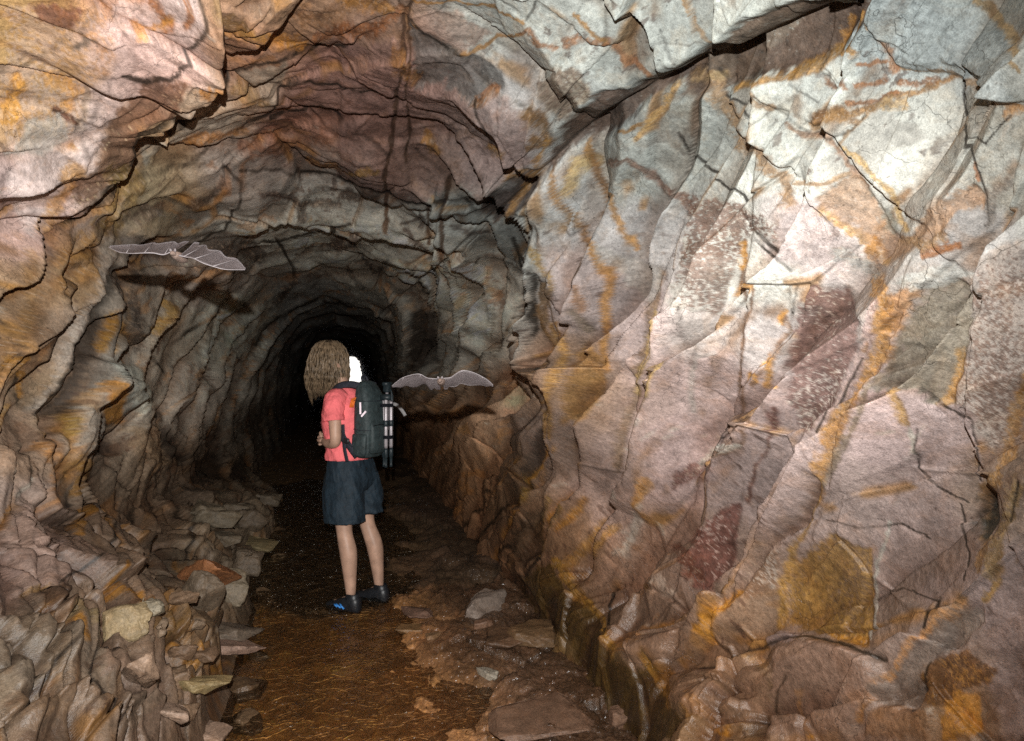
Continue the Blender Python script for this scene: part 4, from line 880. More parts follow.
E_ = [(0, 1), (1, 2), (2, 3), (3, 4), (4, 5), (5, 6), (6, 7), (2, 8), (8, 9), (9, 10), (10, 11), (11, 12), (12, 13), (2, 14), (14, 15), (15, 16), (16, 17), (17, 18), (18, 19),
      (0, 20), (20, 21), (21, 22), (22, 23), (23, 24), (24, 25), (25, 26), (26, 27), (0, 28), (28, 29), (29, 30), (30, 31), (31, 32), (32, 33), (33, 34), (34, 35), (6, 36), (5, 37)]
body = skin_bm(J, E_, 2)
for (wx, wy, wz, sx) in ((.135, -.225, 1.07, 1), (-.03, -.255, 1.08, -1)):
    palm = (wx - .03 * sx, wy - .055, wz - .005)
    join_bm(body, skin_bm([(wx, wy, wz, .021), (wx - .018 * sx, wy - .03, wz, .026, .015), (*palm, .030, .014)], [(0, 1), (1, 2)], 2))
    for k in range(4):
        o = (k - 1.5) * .017; ln = (.030, .036, .034, .026)[k]
        b0 = Vector((palm[0] - .004 * sx, palm[1] + .004, palm[2] + o))
        p1 = b0 + Vector((-.45 * sx, -.85, 0)) * ln; p2 = p1 + Vector((-.95 * sx, -.25, -.1)) * ln * .75; p3 = p2 + Vector((-.75 * sx, .6, -.1)) * ln * .55
        join_bm(body, skin_bm([(*b0, .0095), (*p1, .0088), (*p2, .0082), (*p3, .007)], [(0, 1), (1, 2), (2, 3)], 1))
    t0 = Vector((wx - .014 * sx, wy - .024, wz + .016)); t1 = t0 + Vector((-.012 * sx, -.022, .026)); t2 = t1 + Vector((-.02 * sx, -.016, .008))
    join_bm(body, skin_bm([(*t0, .012), (*t1, .0105), (*t2, .008)], [(0, 1), (1, 2)], 1))
bm_obj('body', body, SKINM, root)
for ex in (-.012, .048):
    b_ = bmesh.new(); bmesh.ops.create_uvsphere(b_, u_segments=12, v_segments=8, radius=.012, matrix=Matrix.Translation((ex - .012, -.278 + (ex * .25), 1.575)))
    bm_obj('eye', b_, simple_mat('eye', (.08, .06, .05), .15, .1, 60, 0), root)
tube([(.0, -.283, 1.515), (.022, -.292, 1.513), (.045, -.287, 1.515)], [.003, .006, .003], 8).free()
# t-shirt
sb = loft([(.035, -.095, .955, .168, .130), (.036, -.095, .965, .170, .132), (.038, -.095, 1.02, .160, .124), (.045, -.10, 1.09, .158, .125), (.05, -.105, 1.17, .164, .138), (.05, -.10, 1.24, .172, .14), (.05, -.095, 1.30, .172, .125), (.05, -.098, 1.345, .155, .103), (.052, -.105, 1.38, .115, .085), (.055, -.118, 1.405, .075, .068)], 32, 2.25, False, wob=.02, seed=3)
def limb(bm, pts, radii, n=16, wob=.03, seed=0):
    rr = random.Random(seed)
    P_ = spline(pts, 4); m_ = len(P_); rad = np.interp(np.linspace(0, 1, m_), np.linspace(0, 1, len(radii)), radii)
    rad = [float(x * (1 + rr.uniform(-wob, wob))) for x in rad]
    return tube(P_, rad, n, bm, 1.0, (0.3, 1, 0.1), False)
limb(sb, [(.135, -.092, 1.335), (.19, -.085, 1.325), (.222, -.075, 1.26), (.230, -.068, 1.205)], [.066, .07, .066, .066], seed=1)
limb(sb, [(-.04, -.095, 1.335), (-.095, -.095, 1.325), (-.125, -.09, 1.26), (-.133, -.087, 1.20)], [.066, .07, .066, .066], seed=2)
subdiv(sb); subdiv(sb)
def folds(bm, amp, sx, sz, k, zlo=None, zhi=None):
    bm.normal_update(); P_ = np.array([v.co[:] for v in bm.verts], f32); a_ = np.arctan2(P_[:, 1] + .09, P_[:, 0] - .04)
    f_ = fbm(a_ * sx + P_[:, 2] * 6, P_[:, 2] * sz + a_ * 1.5, 3, k, .5, 2.0, True) + .5 * fbm(P_[:, 0] * 20 + P_[:, 2] * 9, P_[:, 2] * 14 - P_[:, 1] * 9, 3, k + 3)
    for v, q_ in zip(bm.verts, f_): v.co += v.normal * float(q_) * amp
folds(sb, .0075, 1.8, 8, 1201); bm_obj('shirt', sb, SHIRT, root)
# shorts
hb = loft([(.032, -.095, .99, .150, .115), (.03, -.09, .90, .178, .132), (.028, -.085, .83, .192, .142), (.026, -.08, .78, .178, .128), (.024, -.08, .745, .15, .10)], 32, 2.3, True, wob=.015, seed=5)
loft([(.112, -.085, .86, .095, .128), (.118, -.078, .76, .110, .138), (.125, -.07, .66, .115, .138), (.13, -.066, .62, .114, .136), (.129, -.066, .565, .113, .137), (.129, -.066, .562, .102, .126)], 26, 2.2, False, hb, .045, 6)
loft([(-.06, -.085, .86, .092, .128), (-.07, -.075, .76, .105, .135), (-.085, -.065, .67, .108, .132), (-.084, -.066, .64, .104, .126), (-.084, -.066, .59, .103, .125), (-.084, -.066, .587, .092, .114)], 26, 2.2, False, hb, .045, 8)
subdiv(hb); subdiv(hb); folds(hb, .009, 3.2, 4.5, 1231); bm_obj('shorts', hb, SHORT, root)
# shoes
for sx, sy in ((.12, -.018), (-.12, .025)):
    s_ = bmesh.new()
    loft([(sx, sy + .068, .045, .012, .03), (sx, sy + .062, .048, .032, .046), (sx, sy + .03, .055, .040, .056), (sx, sy - .02, .052, .042, .052), (sx, sy - .07, .040, .046, .042), (sx, sy - .12, .031, .048, .031), (sx, sy - .165, .026, .040, .026), (sx, sy - .19, .022, .018, .016)], 18, 2.5, True, s_, axis='y')
    loft([(sx, sy + .01, .085, .040, .052), (sx, sy + .012, .115, .038, .045), (sx, sy + .012, .118, .034, .04)], 18, 2, False, s_)
    sh = bm_obj('shoe', s_, SHOEM, root)
    if sx > 0:
        st_ = bmesh.new()
        for k, (ya, yb) in enumerate(((-.02, -.055), (-.045, -.085), (-.07, -.10))):
            tube([(sx + .046, sy + ya, .028 + .004 * k), (sx + .049, sy + (ya + yb) / 2, .044), (sx + .041, sy + yb, .056 - .004 * k)], .006, 6, st_)
        bm_obj('stripe', st_, BLUE, sh)
# hair: a hanging bob with many locks, open round the face
hbm = bmesh.new(); NH = 72; face = math.atan2(-.80, -.60)
prof_h = [(1.710, .015), (1.704, .05), (1.687, .080), (1.656, .102), (1.615, .115), (1.57, .122), (1.52, .129), (1.475, .134), (1.435, .130), (1.405, .118), (1.382, .102), (1.36, .082)]
rows = []
for j, (z, r_) in enumerate(prof_h):
    row = []
    for i in range(NH):
        a = 2 * math.pi * i / NH
        da = abs((a - face + math.pi) % (2 * math.pi) - math.pi)
        lock = math.sin(a * 13 + math.sin(j * .9 + a) * 1.4) * .45 + math.sin(a * 23 - math.sin(j * .8) * 1.5) * .35 + math.sin(a * 5 + 1 + j * .45) * .6
        r2 = r_ * (1 + (.05 * lock + .05 * math.sin(j * 1.3 + a * 2)) * min(1, j / 4))
        r2 *= .93; zz = z + (.014 * lock if j > 7 else 0) + (.026 * math.sin(a * 5 + 2) + .02 * math.sin(a * 11) if j > 8 else 0)
        zz -= max(0, j - 6) * .006 * (1 if math.cos(a - math.atan2(-1, .3)) > 0 else -.8)
        row.append(hbm.verts.new((.062 + r2 * math.cos(a) * .98, -.240 - max(0, j - 4) * .005 + r2 * math.sin(a) * 1.06, zz)))
    rows.append(row)
for j in range(len(rows) - 1):
    for i in range(NH):
        a = 2 * math.pi * (i + .5) / NH; da = abs((a - face + math.pi) % (2 * math.pi) - math.pi)
        if j >= 3 and da < .62: continue
        hbm.faces.new((rows[j][i], rows[j][(i + 1) % NH], rows[j + 1][(i + 1) % NH], rows[j + 1][i]))
hbm.faces.new(rows[0])
bmesh.ops.solidify(hbm, geom=hbm.faces[:], thickness=.02)
for k in range(520):
    a = random.uniform(0, 2 * math.pi); da = abs((a - face + math.pi) % (2 * math.pi) - math.pi)
    if da < .6: continue
    j0 = random.randint(0, 4); pts = []; tw = random.uniform(-.12, .12); lift = random.uniform(1.0, 1.05); ln_ = random.choice((8, 9, 11, 11, 11))
    for j in range(j0, ln_ + 1):
        z, r_ = prof_h[j]; aa = a + tw * (j - j0) / 8
        rr_ = r_ * lift * .93 + .003
        wv = .14 * math.sin(j * .95 + a * 3 + k % 5) * min(1, j / 5); aa += wv * .6; rr_ += .008 * math.sin(j * 1.15 + a * 4 + k * .7) * min(1, j / 5) 
        pts.append((.062 + rr_ * math.cos(aa) * .98 + random.uniform(-.002, .002), -.240 - max(0, j - 4) * .005 + rr_ * math.sin(aa) * 1.06, z - (random.uniform(-.012, .016) if j == ln_ else 0) + .004))
    if len(pts) > 3:
        m_ = len(pts); tube(pts, [random.uniform(.003, .009) * (1 - .7 * i / m_) + .0006 for i in range(m_)], 4, hbm, .4)
bm_obj('hair', hbm, HAIRM, root)

# ------------------------------------------------------------------ backpack
PACKM = simple_mat('pack_nylon', (.028, .041, .043), .62, .35, 30, .5, 45, bdist=.012)
STRAPM = simple_mat('pack_webbing', (.020, .022, .032), .7, .3, 40, .3, 180)
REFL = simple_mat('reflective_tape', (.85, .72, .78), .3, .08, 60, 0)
REFL.node_tree.nodes['Principled BSDF'].inputs['Emission Color'].default_value = (1, .8, .9, 1); REFL.node_tree.nodes['Principled BSDF'].inputs['Emission Strength'].default_value = .18  # faint glow added in place of the tape throwing back the flash
BLK0 = simple_mat('zip_black', (.006, .007, .008), .4, .2, 50, 0)
ORANGE = simple_mat('orange_tag', (.72, .17, .02), .6, .15, 60, .1)
pk = empty('backpack', FEET, R(-128))
tag(pk, 'dark grey green hiking backpack with white reflective stripes worn on the woman\'s back', 'backpack')
pb = loft([(.07, .08, .975, .075, .042), (.07, .082, .985, .092, .055), (.07, .085, 1.04, .103, .066), (.07, .087, 1.12, .105, .070), (.07, .088, 1.22, .105, .070), (.07, .086, 1.31, .102, .067), (.07, .08, 1.375, .095, .058), (.07, .072, 1.415, .082, .046), (.07, .066, 1.443, .06, .032), (.07, .062, 1.455, .03, .016)], 32, 3.2, True, wob=.014, seed=2)
subdiv(pb); bm_obj('pack_body', pb, PACKM, pk)
pp = loft([(.07, .142, 1.0, .055, .014), (.07, .146, 1.01, .075, .024), (.07, .15, 1.08, .08, .028), (.07, .15, 1.16, .078, .026), (.07, .142, 1.205, .068, .016), (.07, .138, 1.215, .04, .008)], 26, 3, True, wob=.02, seed=9)
subdiv(pp); bm_obj('front_pocket', pp, PACKM, pk)
sp_ = loft([(.172, .085, .985, .010, .036), (.176, .087, 1.01, .018, .048), (.178, .088, 1.07, .020, .052), (.175, .088, 1.12, .014, .052), (.172, .088, 1.125, .009, .05)], 22, 2.6, True, wob=.02, seed=4)
subdiv(sp_); bm_obj('side_pocket', sp_, PACKM, pk)
for sx in (1, -1):
    c0 = .05
    X_ = lambda v: c0 + sx * v
    s_ = tube(spline([(X_(.085), .06, 1.42), (X_(.10), .0, 1.432), (X_(.112), -.075, 1.422), (X_(.10), -.145, 1.375), (X_(.085), -.195, 1.31), (X_(.085), -.21, 1.24), (X_(.10), -.185, 1.17), (X_(.135), -.09, 1.13), (X_(.148), -.01, 1.09), (X_(.14), .04, 1.03), (X_(.125), .07, .985)]), .022, 8, None, .22, (sx, 0, .25))
    so_ = bm_obj('shoulder_strap', s_, STRAPM, pk)
w_ = tube(spline([(.207, -.015, 1.185), (.212, -.005, 1.10), (.205, .0, 1.02), (.195, .01, .955)]), .014, 8, None, .2, (1, 0, 0)); bm_obj('side_strap', w_, STRAPM, pk)
w_ = tube(spline([(.212, -.005, 1.135), (.214, .02, 1.09), (.2, .055, 1.05)]), .009, 8, None, .25, (1, 0, 0)); bm_obj('webbing', w_, STRAPM, pk)
bk = bmesh.new(); loft([(.218, .022, 1.068, .004, .016), (.218, .022, 1.074, .008, .02), (.218, .022, 1.096, .008, .02), (.218, .022, 1.102, .004, .016)], 12, 4, True, bk); bm_obj('buckle', bk, SHOEM, pk)
for z in (1.335, 1.155):
    cs = tube(spline([(.115, .022, z), (.168, .045, z), (.179, .09, z - .004), (.165, .135, z - .006), (.12, .158, z - .006), (.05, .161, z - .004), (-.01, .145, z)]), .008, 8, None, .22, (0, 0, 1)); bm_obj('compression_strap', cs, STRAPM, pk)
zp = tube(spline([(.165, .12, 1.02), (.169, .118, 1.15), (.165, .115, 1.28), (.15, .10, 1.37), (.12, .09, 1.42)]), .0028, 6); bm_obj('zip', zp, BLK0, pk)
zp = tube(spline([(.0, .162, 1.175), (.03, .174, 1.18), (.07, .178, 1.182), (.11, .174, 1.18), (.14, .162, 1.175)]), .0028, 6); bm_obj('zip', zp, BLK0, pk)
hd = tube(spline([(.03, .05, 1.44), (.035, .035, 1.475), (.06, .03, 1.482), (.085, .04, 1.465), (.085, .055, 1.44)]), .008, 8); bm_obj('grab_handle', hd, STRAPM, pk)
for (a, b_) in (((.1735, .094, 1.322), (.1765, .098, 1.25)), ((.1755, .104, 1.235), (.168, .132, 1.268))):
    a = Vector(a); b_ = Vector(b_); d = (b_ - a).normalized(); nrm = Vector((1, .25, 0)).normalized(); u = d.cross(nrm) * .0055
    f_ = bmesh.new(); q_ = [f_.verts.new(p + nrm * k) for k in (.002, .005) for p in (a - u, a + u, b_ + u, b_ - u)]
    f_.faces.new(q_[4:]); f_.faces.new(q_[:4][::-1])
    for i in range(4): f_.faces.new((q_[i], q_[(i + 1) % 4], q_[4 + (i + 1) % 4], q_[4 + i]))
    bm_obj('reflective_stripe', f_, REFL, pk, False)
for k in range(3):
    t_ = tube([(.168 - .002 * k, .028 + .011 * k, 1.345 + .004 * k), (.178, .024 + .011 * k, 1.315), (.179, .018 + .011 * k, 1.29)], .0058, 8, None, .45, (1, 0, 0))
    bm_obj('orange_tag', t_, ORANGE, pk)
lo = tube(spline([(.0, .215, 1.31), (.0, .255, 1.295), (-.005, .285, 1.26), (-.01, .30, 1.235)]), .011, 8, None, .2, (1, .2, .4)); bm_obj('loose_strap', lo, simple_mat('grey_webbing', (.22, .21, .21), .7, .2, 40, .2), pk)

# ------------------------------------------------------------------ tripod strapped to the pack
tp = empty('tripod', FEET, R(-128))
tp.location.z += .045
tag(tp, 'folded silver camera tripod strapped upright to the outside of the backpack', 'tripod')
ALU = simple_mat('brushed_aluminium', (.33, .30, .315), .34, .12, 60, .05, spec=.6, metal=.35)
BLK = simple_mat('black_plastic', (.014, .022, .026), .45, .3, 50, .1)
ax, ay = .012, .178
for k in range(3):
    a = R(20 + 120 * k); lx_, ly_ = ax + .026 * math.cos(a), ay + .026 * math.sin(a)
    lg = tube([(lx_, ly_, 1.305), (lx_, ly_, 1.30), (lx_, ly_, 1.00), (lx_, ly_, .985)], [.010, .0125, .0125, .010], 12); lo_ = bm_obj('leg', lg, ALU, tp)
    ft = tube([(lx_, ly_, .985), (lx_, ly_, .97), (lx_, ly_, .93), (lx_, ly_, .925), (lx_, ly_, .88), (lx_, ly_, .865)], [.010, .014, .014, .009, .009, .011], 12); bm_obj('leg_tip', ft, BLK, lo_)
    cl_ = tube([(lx_, ly_, 1.16), (lx_, ly_, 1.155), (lx_, ly_, 1.125), (lx_, ly_, 1.12)], [.012, .0165, .0165, .012], 12); bm_obj('leg_clamp', cl_, BLK, lo_)
bm_obj('centre_column', tube([(ax, ay, 1.10), (ax, ay, 1.36)], .010, 12), ALU, tp)
cr = loft([(ax, ay, 1.285, .03, .03), (ax, ay, 1.29, .042, .042), (ax, ay, 1.315, .044, .044), (ax, ay, 1.325, .025, .025)], 18); bm_obj('collar', cr, BLK, tp)
hd = loft([(ax, ay, 1.335, .018, .018), (ax, ay, 1.345, .024, .024), (ax, ay, 1.375, .024, .024), (ax, ay, 1.382, .036, .026), (ax, ay, 1.396, .036, .026), (ax, ay, 1.40, .03, .02)], 18, 2.5); bm_obj('head', hd, BLK, tp)
hn = tube(spline([(ax, ay, 1.355), (ax + .02, ay + .045, 1.345), (ax + .025, ay + .055, 1.28)]), [.006, .006, .006, .006, .006, .006, .006, .006, .006, .006, .009, .010, .010], 10); bm_obj('pan_handle', hn, BLK, tp)
for z in (1.255, 1.055):
    s_ = bmesh.new(); loft([(ax, ay - .005, z - .011, .043, .047), (ax, ay - .005, z + .011, .043, .047)], 20, 2.2, False, s_); bmesh.ops.solidify(s_, geom=s_.faces[:], thickness=-.003); bm_obj('fastening_strap', s_, STRAPM, tp)

# ------------------------------------------------------------------ two bats on the wing
m, nt, b, out = newmat('wing_membrane'); L = nt.links.new
b.inputs['Roughness'].default_value = .55; b.inputs['Specular IOR Level'].default_value = .3
tc = N(nt, 'ShaderNodeTexCoord'); no = N(nt, 'ShaderNodeTexNoise'); no.inputs['Scale'].default_value = 60; no.inputs['Detail'].default_value = 4; L(tc.outputs['Object'], no.inputs['Vector'])
rp = N(nt, 'ShaderNodeMix', data_type='RGBA'); L(no.outputs['Fac'], rp.inputs['Factor']); rp.inputs['A'].default_value = (.14, .12, .122, 1); rp.inputs['B'].default_value = (.22, .19, .195, 1); L(rp.outputs['Result'], b.inputs['Base Color'])
tp_ = N(nt, 'ShaderNodeBsdfTransparent')
tl = N(nt, 'ShaderNodeBsdfTranslucent'); L(rp.outputs['Result'], tl.inputs[0]); mx = N(nt, 'ShaderNodeMixShader'); mx.inputs[0].default_value = .25
L(b.outputs[0], mx.inputs[1]); L(tl.outputs[0], mx.inputs[2]); m2 = N(nt, 'ShaderNodeMixShader'); m2.inputs[0].default_value = .10; L(mx.outputs[0], m2.inputs[1]); L(tp_.outputs[0], m2.inputs[2]); L(m2.outputs[0], out.inputs[0])
MEMB = m
BONE = simple_mat('wing_bone', (.19, .17, .175), .5, .15, 60, .1)
FUR = simple_mat('bat_fur', (.15, .105, .085), .85, .3, 60, .8, 300, bdist=.004)

def bat(F, ctr, left, right, label, chord, dz):
    """left/right: lists of (front edge x,z | rear edge x,z) in centimetres from the body, running out to the tip"""
    o = empty('bat', at_view(ctr[0], F, ctr[1]), -YAW)
    tag(o, label, 'bat', 'bats flying across the tunnel')
    bd = skin_bm([(0, -.028, 0, .009), (0, -.015, .0, .013), (0, .005, -.001, .016), (0, .03, -.004, .015), (0, .055, -.006, .007)], [(0, 1), (1, 2), (2, 3), (3, 4)], 2)
    bo = bm_obj('body', bd, FUR, o)
    hb_ = skin_bm([(0, -.020, .002, .009), (0, -.034, .003, .0085), (0, -.046, .0, .0045)], [(0, 1), (1, 2)], 2); bm_obj('head', hb_, FUR, o)
    for sx in (-1, 1):
        e_ = tube([(sx * .005, -.033, .008), (sx * .007, -.034, .013), (sx * .008, -.035, .017)], [.0045, .004, .0008], 8, None, .35, (0, 1, 0)); bm_obj('ear', e_, MEMB, o)
    for pts in (left, right):
        wb = bmesh.new(); n_ = len(pts); NS = 8
        up = spline([(p[0] / 100, p[4] / 100, p[1] / 100) for p in pts], 5); lo_ = spline([(p[2] / 100, p[4] / 100 + chord * p[5], p[3] / 100 + dz * p[5]) for p in pts], 5)
        for i in range(5, len(lo_) - 4): lo_[i] = lo_[i].lerp(up[i], (.18 * math.sin(math.pi * ((i % 10) / 10)) ** 2))
        grid = []
        for a, c in zip(up, lo_):
            row = []
            for k in range(NS + 1):
                t = k / NS; p = a.lerp(c, t); p.z += -.004 * math.sin(t * math.pi)
                row.append(wb.verts.new(p))
            grid.append(row)
        for r1_, r2_ in zip(grid[:-1], grid[1:]):
            for k in range(NS): wb.faces.new((r1_[k], r1_[k + 1], r2_[k + 1], r2_[k]))
        bmesh.ops.solidify(wb, geom=wb.faces[:], thickness=.0006)
        wo = bm_obj('wing', wb, MEMB, o)
        bb = bmesh.new(); m_ = len(up); tube(up, [max(.0008, .0017 * (1 - .6 * i / m_)) for i in range(m_)], 6, bb)
        for i in range(10, m_ - 2, 10):
            j = max(0, i - 6)
            tube([up[j].lerp(lo_[i], t) for t in (0, .5, 1)], [.0010, .0008, .0005], 5, bb)
        bm_obj('wing_bone', bb, BONE, wo)
    return o

def cm(F, cpx, up, lo, dep, ch):
    s = 100 * F / FPX
    return [((u[0] - cpx[0]) * s, -(u[1] - cpx[1]) * s, (l[0] - cpx[0]) * s, -(l[1] - cpx[1]) * s, d, c) for u, l, d, c in zip(up, lo, dep, ch)]
def bat_at(F, cpx, wl, wr, label, chord, dz):
    bat(F, ((cpx[0] - 512) / FPX * F, CZ - (cpx[1] - 370.5) / FPX * F), cm(F, cpx, *wl), cm(F, cpx, *wr), label, chord, dz)
bat_at(2.5, (441, 381),
  ([(439, 379), (432, 378.5), (427, 377.5), (420.5, 374), (411, 375.2), (402.5, 378), (396.5, 382), (391.4, 386)],
   [(439.5, 385), (434, 385.4), (429.5, 385.3), (424.4, 381.3), (413, 383.2), (405, 384.2), (399, 385.8), (391.8, 386.4)], [0, -1, -2, -3, -2, -1, 0, 1], [1, 1, 1, 1, .9, .7, .4, .1]),
  ([(443, 378.3), (451, 377.4), (456, 374), (463.5, 370.4), (474, 372.6), (484, 377.6), (489, 381), (493, 385)],
   [(442.5, 384.6), (447, 384.2), (454, 382), (460, 381.6), (468.8, 381), (481.5, 383.6), (487, 384.6), (493, 385.6)], [0, -1, -2, -3, -2, -1, 0, 1], [1, 1, 1, 1, .9, .7, .4, .1]),
  'pale grey bat gliding with arched wings to the right of the tripod', .06, -.018)
bat_at(2.15, (178, 256),
  ([(173, 253.5), (166, 255.8), (158, 254.6), (149, 255.2), (140, 255.6), (130, 254.6), (121.6, 252.9), (107.6, 246.6)],
   [(175, 251), (167, 251), (161, 251), (152, 251.2), (145, 251.4), (136, 250.8), (126, 249.4), (108.5, 246.2)], [-2, -2, -3, -4, -4, -3, -2, 0], [1.3, 1.3, 1.2, 1.1, 1, .9, .6, .1]),
  ([(182, 256.5), (188, 257.9), (195, 259.2), (201.3, 261.4), (209.6, 265.4), (219, 268.4), (228, 270.4), (244.6, 269.8)],
   [(180, 251.6), (187, 252.8), (194.7, 254.6), (203, 257), (213, 259.8), (222, 262.4), (233, 264.4), (244.4, 268.8)], [-2, -2, -3, -4, -4, -3, -2, 0], [1.3, 1.3, 1.2, 1.1, 1, .9, .6, .1]),
  'pale bat flying edge on with long thin wings close to the left rock wall', .09, .036)

# ------------------------------------------------------------------ loose stones lying on the banks and in the stream
allV = np.concatenate([V[IDX], FV[(FY > 1.8)]]); aX, aY, aF = project(allV[:, 0], allV[:, 1], allV[:, 2])
def ground_at(px, py):
    d = np.abs(aX - px) + np.abs(aY - py)
    k = np.nonzero(d < 4)[0]
    if len(k) == 0: k = np.array([int(np.argmin(d))])
    j = k[np.argmin(aF[k])]
    return Vector(allV[j]), float(aF[j])
_rm = {}
def stone(name, label, cat, px, py, w, h, d, col, rot=0, tilt=(0, 0), seed=0, group=None, wet=0.0, sink=.36):
    """w, d across and along, h high, in metres; a broken angular block with softened edges"""
    rr = random.Random(seed * 13 + 5)
    bm = bmesh.new()
    for i in range(22):
        v = Vector((rr.uniform(-1, 1), rr.uniform(-1, 1), rr.uniform(-1, 1)))
        mx_ = max(abs(v.x), abs(v.y), abs(v.z)); v = v / mx_ * rr.uniform(.70, 1.0)
        bm.verts.new((v.x * w / 2, v.y * d / 2, v.z * h / 2))
    r_ = bmesh.ops.convex_hull(bm, input=bm.verts[:])
    bmesh.ops.delete(bm, geom=list({g for g in r_['geom_interior'] if isinstance(g, bmesh.types.BMVert)}), context='VERTS')
    bmesh.ops.dissolve_limit(bm, angle_limit=R(14), verts=bm.verts[:], edges=bm.edges[:])
    bmesh.ops.bevel(bm, geom=bm.edges[:], offset=min(w, h, d) * .07, segments=2, affect='EDGES', profile=.6)
    bmesh.ops.triangulate(bm, faces=bm.faces[:])
    bmesh.ops.subdivide_edges(bm, edges=bm.edges[:], cuts=6, use_grid_fill=True)
    P_ = np.array([v.co[:] for v in bm.verts], f32); s_ = min(w, h, d)
    n1_ = fbm(P_[:, 0] / (s_ * .6) + seed, P_[:, 1] / (s_ * .6) + P_[:, 2] / (s_ * .45), 4, 950 + seed)
    bm.normal_update()
    n2_ = fbm(P_[:, 0] / (s_ * .16) + seed, P_[:, 1] / (s_ * .16) + P_[:, 2] / (s_ * .12), 4, 970 + seed, .6)
    n3_, _e, _i = facets(P_[:, 0] / (s_ * .5) + seed * 3.3, P_[:, 1] / (s_ * .5) + P_[:, 2] / (s_ * .3), 980 + seed, 'max', 1.0, .9)
    for v, k, k2, k3 in zip(bm.verts, n1_, n2_, n3_): v.co += v.normal * s_ * (float(k) * .10 + float(k2) * .025 + (float(k3) - .2) * .10)
    key = (tuple(col), wet)
    if key not in _rm: _rm[key] = rock_mat('stone_%d' % len(_rm), False, tuple(c * f for c, f in zip(col, (.60, .53, .45))), 1.2, max(wet, .25), 1.6)
    o = bm_obj(name, bm, _rm[key])
    p, F = ground_at(px, py)
    o.location = p + Vector((0, 0, h * (.5 - sink))); o.rotation_euler = (R(tilt[0]), R(tilt[1]), R(rot))
    return tag(o, label, cat, group)
SL = 'slab'; ST = 'stone'
stone('flat_stone', 'orange flat slab leaning on the left bank beside the dark water', SL, 212, 574, .34, .10, .5, (.46, .22, .11), 30, (-24, 14), 1)
stone('flat_stone', 'pale pink wedge slab at the left edge of the stream', SL, 232, 644, .34, .06, .32, (.45, .33, .29), 20, (-8, 10), 2)
stone('flat_stone', 'flat grey stone lying just behind the pale pink wedge slab', SL, 228, 629, .34, .07, .3, (.22, .19, .165), -12, (0, 8), 3)
stone('flat_stone', 'yellowish flat slab below the orange stain at the left water edge', SL, 203, 686, .24, .07, .26, (.36, .30, .17), 25, (-10, 14), 4)
stone('flat_stone', 'long pale greenish slab pointing into the water behind the orange slab', SL, 256, 545, .46, .08, .36, (.34, .30, .19), -14, (0, 6), 5)
stone('stone_block', 'yellowish grey square block set in the left bank', 'block', 126, 625, .17, .17, .14, (.38, .32, .21), 20, (10, 10), 6)
stone('stone', 'small pale rounded stone resting above the yellowish grey block', ST, 153, 609, .10, .07, .09, (.34, .33, .28), 0, (0, 0), 7)
stone('flat_stone', 'long pinkish slab sloping down the lower left bank', SL, 140, 678, .13, .09, .36, (.37, .28, .225), 18, (-32, 10), 8)
stone('flat_stone', 'pinkish flat slab at the bottom edge left of the stream', SL, 168, 716, .16, .06, .16, (.36, .28, .24), 10, (-6, 14), 9)
stone('flat_stone', 'pale flat slab at the bottom edge nearest the golden water', SL, 214, 734, .17, .06, .17, (.40, .30, .25), -20, (-4, 8), 10)
stone('boulder', 'light grey speckled boulder at the foot of the right wall', 'boulder', 484, 607, .26, .17, .38, (.36, .315, .30), -22, (0, -28), 11)
stone('stone_block', 'brown flat topped block in front of the ledge face right of the stream', 'block', 538, 634, .36, .10, .26, (.22, .145, .085), 10, (0, 4), 12, wet=.4)
stone('stone_block', 'dark brown block beside the brown flat topped block', 'block', 505, 640, .24, .10, .26, (.16, .10, .065), -15, (4, -4), 13, wet=.4)
stone('stone', 'small reddish stone in front of the light grey boulder', ST, 484, 623, .12, .06, .1, (.30, .19, .14), 0, (0, 0), 14, wet=.3)
stone('flat_stone', 'wet reddish slab rising from the stream right of the shoes', SL, 419, 611, .2, .05, .18, (.27, .18, .15), 10, (0, 4), 15, wet=.5)
stone('flat_stone', 'thin orange brown slab lying in the stream in front of the reddish slab', SL, 412, 626, .22, .04, .12, (.32, .2, .1), -10, (0, 0), 16, wet=.5)
stone('stone', 'tiny orange brown stone right of the thin slab in the stream', ST, 434, 634, .10, .035, .08, (.34, .22, .13), 0, (0, 0), 17, wet=.4)
stone('stone', 'small glossy white streaked stone on the brown floor', ST, 489, 672, .07, .05, .14, (.5, .5, .47), 25, (0, 0), 18, wet=.9)
stone('stone', 'pinkish pebble sized stone at the foot of the brown ledge face', ST, 616, 722, .09, .10, .09, (.32, .21, .16), 0, (0, 0), 19)
stone('flat_stone', 'broad brown slab of floor rock nearest the bottom edge right of the water', SL, 540, 715, .5, .07, .4, (.25, .165, .125), 12, (0, 3), 20, wet=.5, sink=.5)
heap = [(238, 508, .3, -20), (218, 522, .36, 15), (252, 524, .3, 30), (228, 540, .32, -8), (205, 512, .32, -30), (244, 562, .28, 20), (268, 498, .3, 0), (234, 592, .24, -18), (206, 600, .24, 28)]
for k, (x, y, s, rt) in enumerate(heap):
    stone('flat_stone', 'grey brown slab in the loose heap between the left wall and the water', SL, x, y, s, .13 + .04 * (k % 3), s * .8, ((.25, .22, .18), (.29, .26, .21), (.21, .175, .14))[k % 3], rt, (-12 + 7 * (k % 4), 10 + 5 * (k % 3)), 30 + k, 'grey brown slabs heaped on the left bank')
loose = [(180, 600), (165, 630), (185, 655), (178, 676), (198, 625), (205, 655), (190, 715)]
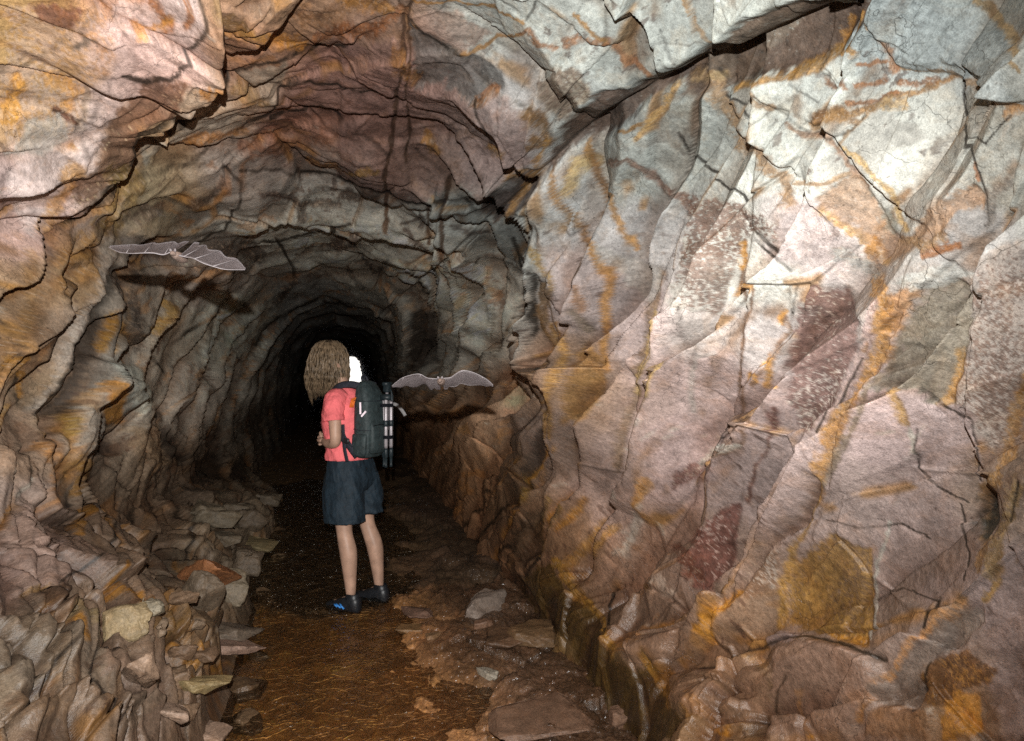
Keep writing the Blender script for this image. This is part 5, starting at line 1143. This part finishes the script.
for k, (x, y) in enumerate(loose):
    rr = random.Random(k)
    stone('stone', 'small brown stone scattered on the left bank rubble', ST, x, y, rr.uniform(.07, .13), rr.uniform(.05, .08), rr.uniform(.07, .12), ((.26, .19, .14), (.3, .24, .19), (.2, .14, .1))[k % 3], rr.uniform(0, 180), (rr.uniform(-15, 15), rr.uniform(0, 20)), 60 + k, 'small brown stones on the left bank')
edge = [(266, 596), (262, 655), (250, 690), (246, 724), (276, 556), (284, 532)]
for k, (x, y) in enumerate(edge):
    rr = random.Random(k + 200)
    stone('stone', 'dark wet stone lying in the left edge of the stream', ST, x, y, rr.uniform(.12, .24), rr.uniform(.07, .11), rr.uniform(.14, .26), ((.2, .14, .09), (.24, .18, .12), (.16, .11, .07))[k % 3], rr.uniform(0, 180), (rr.uniform(-12, 12), rr.uniform(-12, 16)), 120 + k, 'dark wet stones along the left edge of the stream', wet=.6)


# ------------------------------------------------------------------ light: camera flash on a bracket just above the lens, daylight only beyond the far mouth
w = bpy.data.worlds.new('World'); sc.world = w; w.use_nodes = True
nt = w.node_tree; bg = nt.nodes['Background']
sky = nt.nodes.new('ShaderNodeTexSky'); sky.sky_type = 'NISHITA'; sky.sun_disc = False; sky.sun_elevation = R(40); sky.sun_rotation = R(188)
nt.links.new(sky.outputs[0], bg.inputs[0]); bg.inputs[1].default_value = .06
sun = bpy.data.lights.new('sun', 'SUN'); sun.energy = 5; sun.angle = R(.5); sun.color = (1, .95, .88)
so = link(bpy.data.objects.new('sun', sun)); so.rotation_euler = (R(50), 0, R(8)); so.location = (0, 50, 60)
fl = bpy.data.lights.new('camera_flash', 'SPOT'); fl.energy = 840; fl.spot_size = R(128); fl.spot_blend = 1.0; fl.shadow_soft_size = .010; fl.color = (1, .985, .955)
fo = link(bpy.data.objects.new('camera_flash', fl)); fo.location = (-.03, -.05, CZ + .17)
aim = Vector((-.45, 4.0, CZ + .38)) - Vector(fo.location)
fo.rotation_euler = aim.to_track_quat('-Z', 'Y').to_euler()

cam = bpy.data.cameras.new('camera'); cam.sensor_width = 36; cam.lens = FPX / 1024 * 36; cam.clip_start = .05; cam.clip_end = 1000
co = link(bpy.data.objects.new('camera', cam)); co.location = (0, 0, CZ); co.rotation_euler = (R(90), 0, -YAW)
sc.camera = co
sc.view_settings.view_transform = 'Standard'; sc.view_settings.look = 'None'; sc.view_settings.exposure = 0; sc.view_settings.gamma = 1
sc.cycles.max_bounces = 6; sc.cycles.diffuse_bounces = 4; sc.cycles.sample_clamp_indirect = .3; sc.cycles.sample_clamp_direct = 2.5
sc.cycles.use_denoising = False; sc.cycles.use_adaptive_sampling = True; sc.cycles.adaptive_threshold = .012
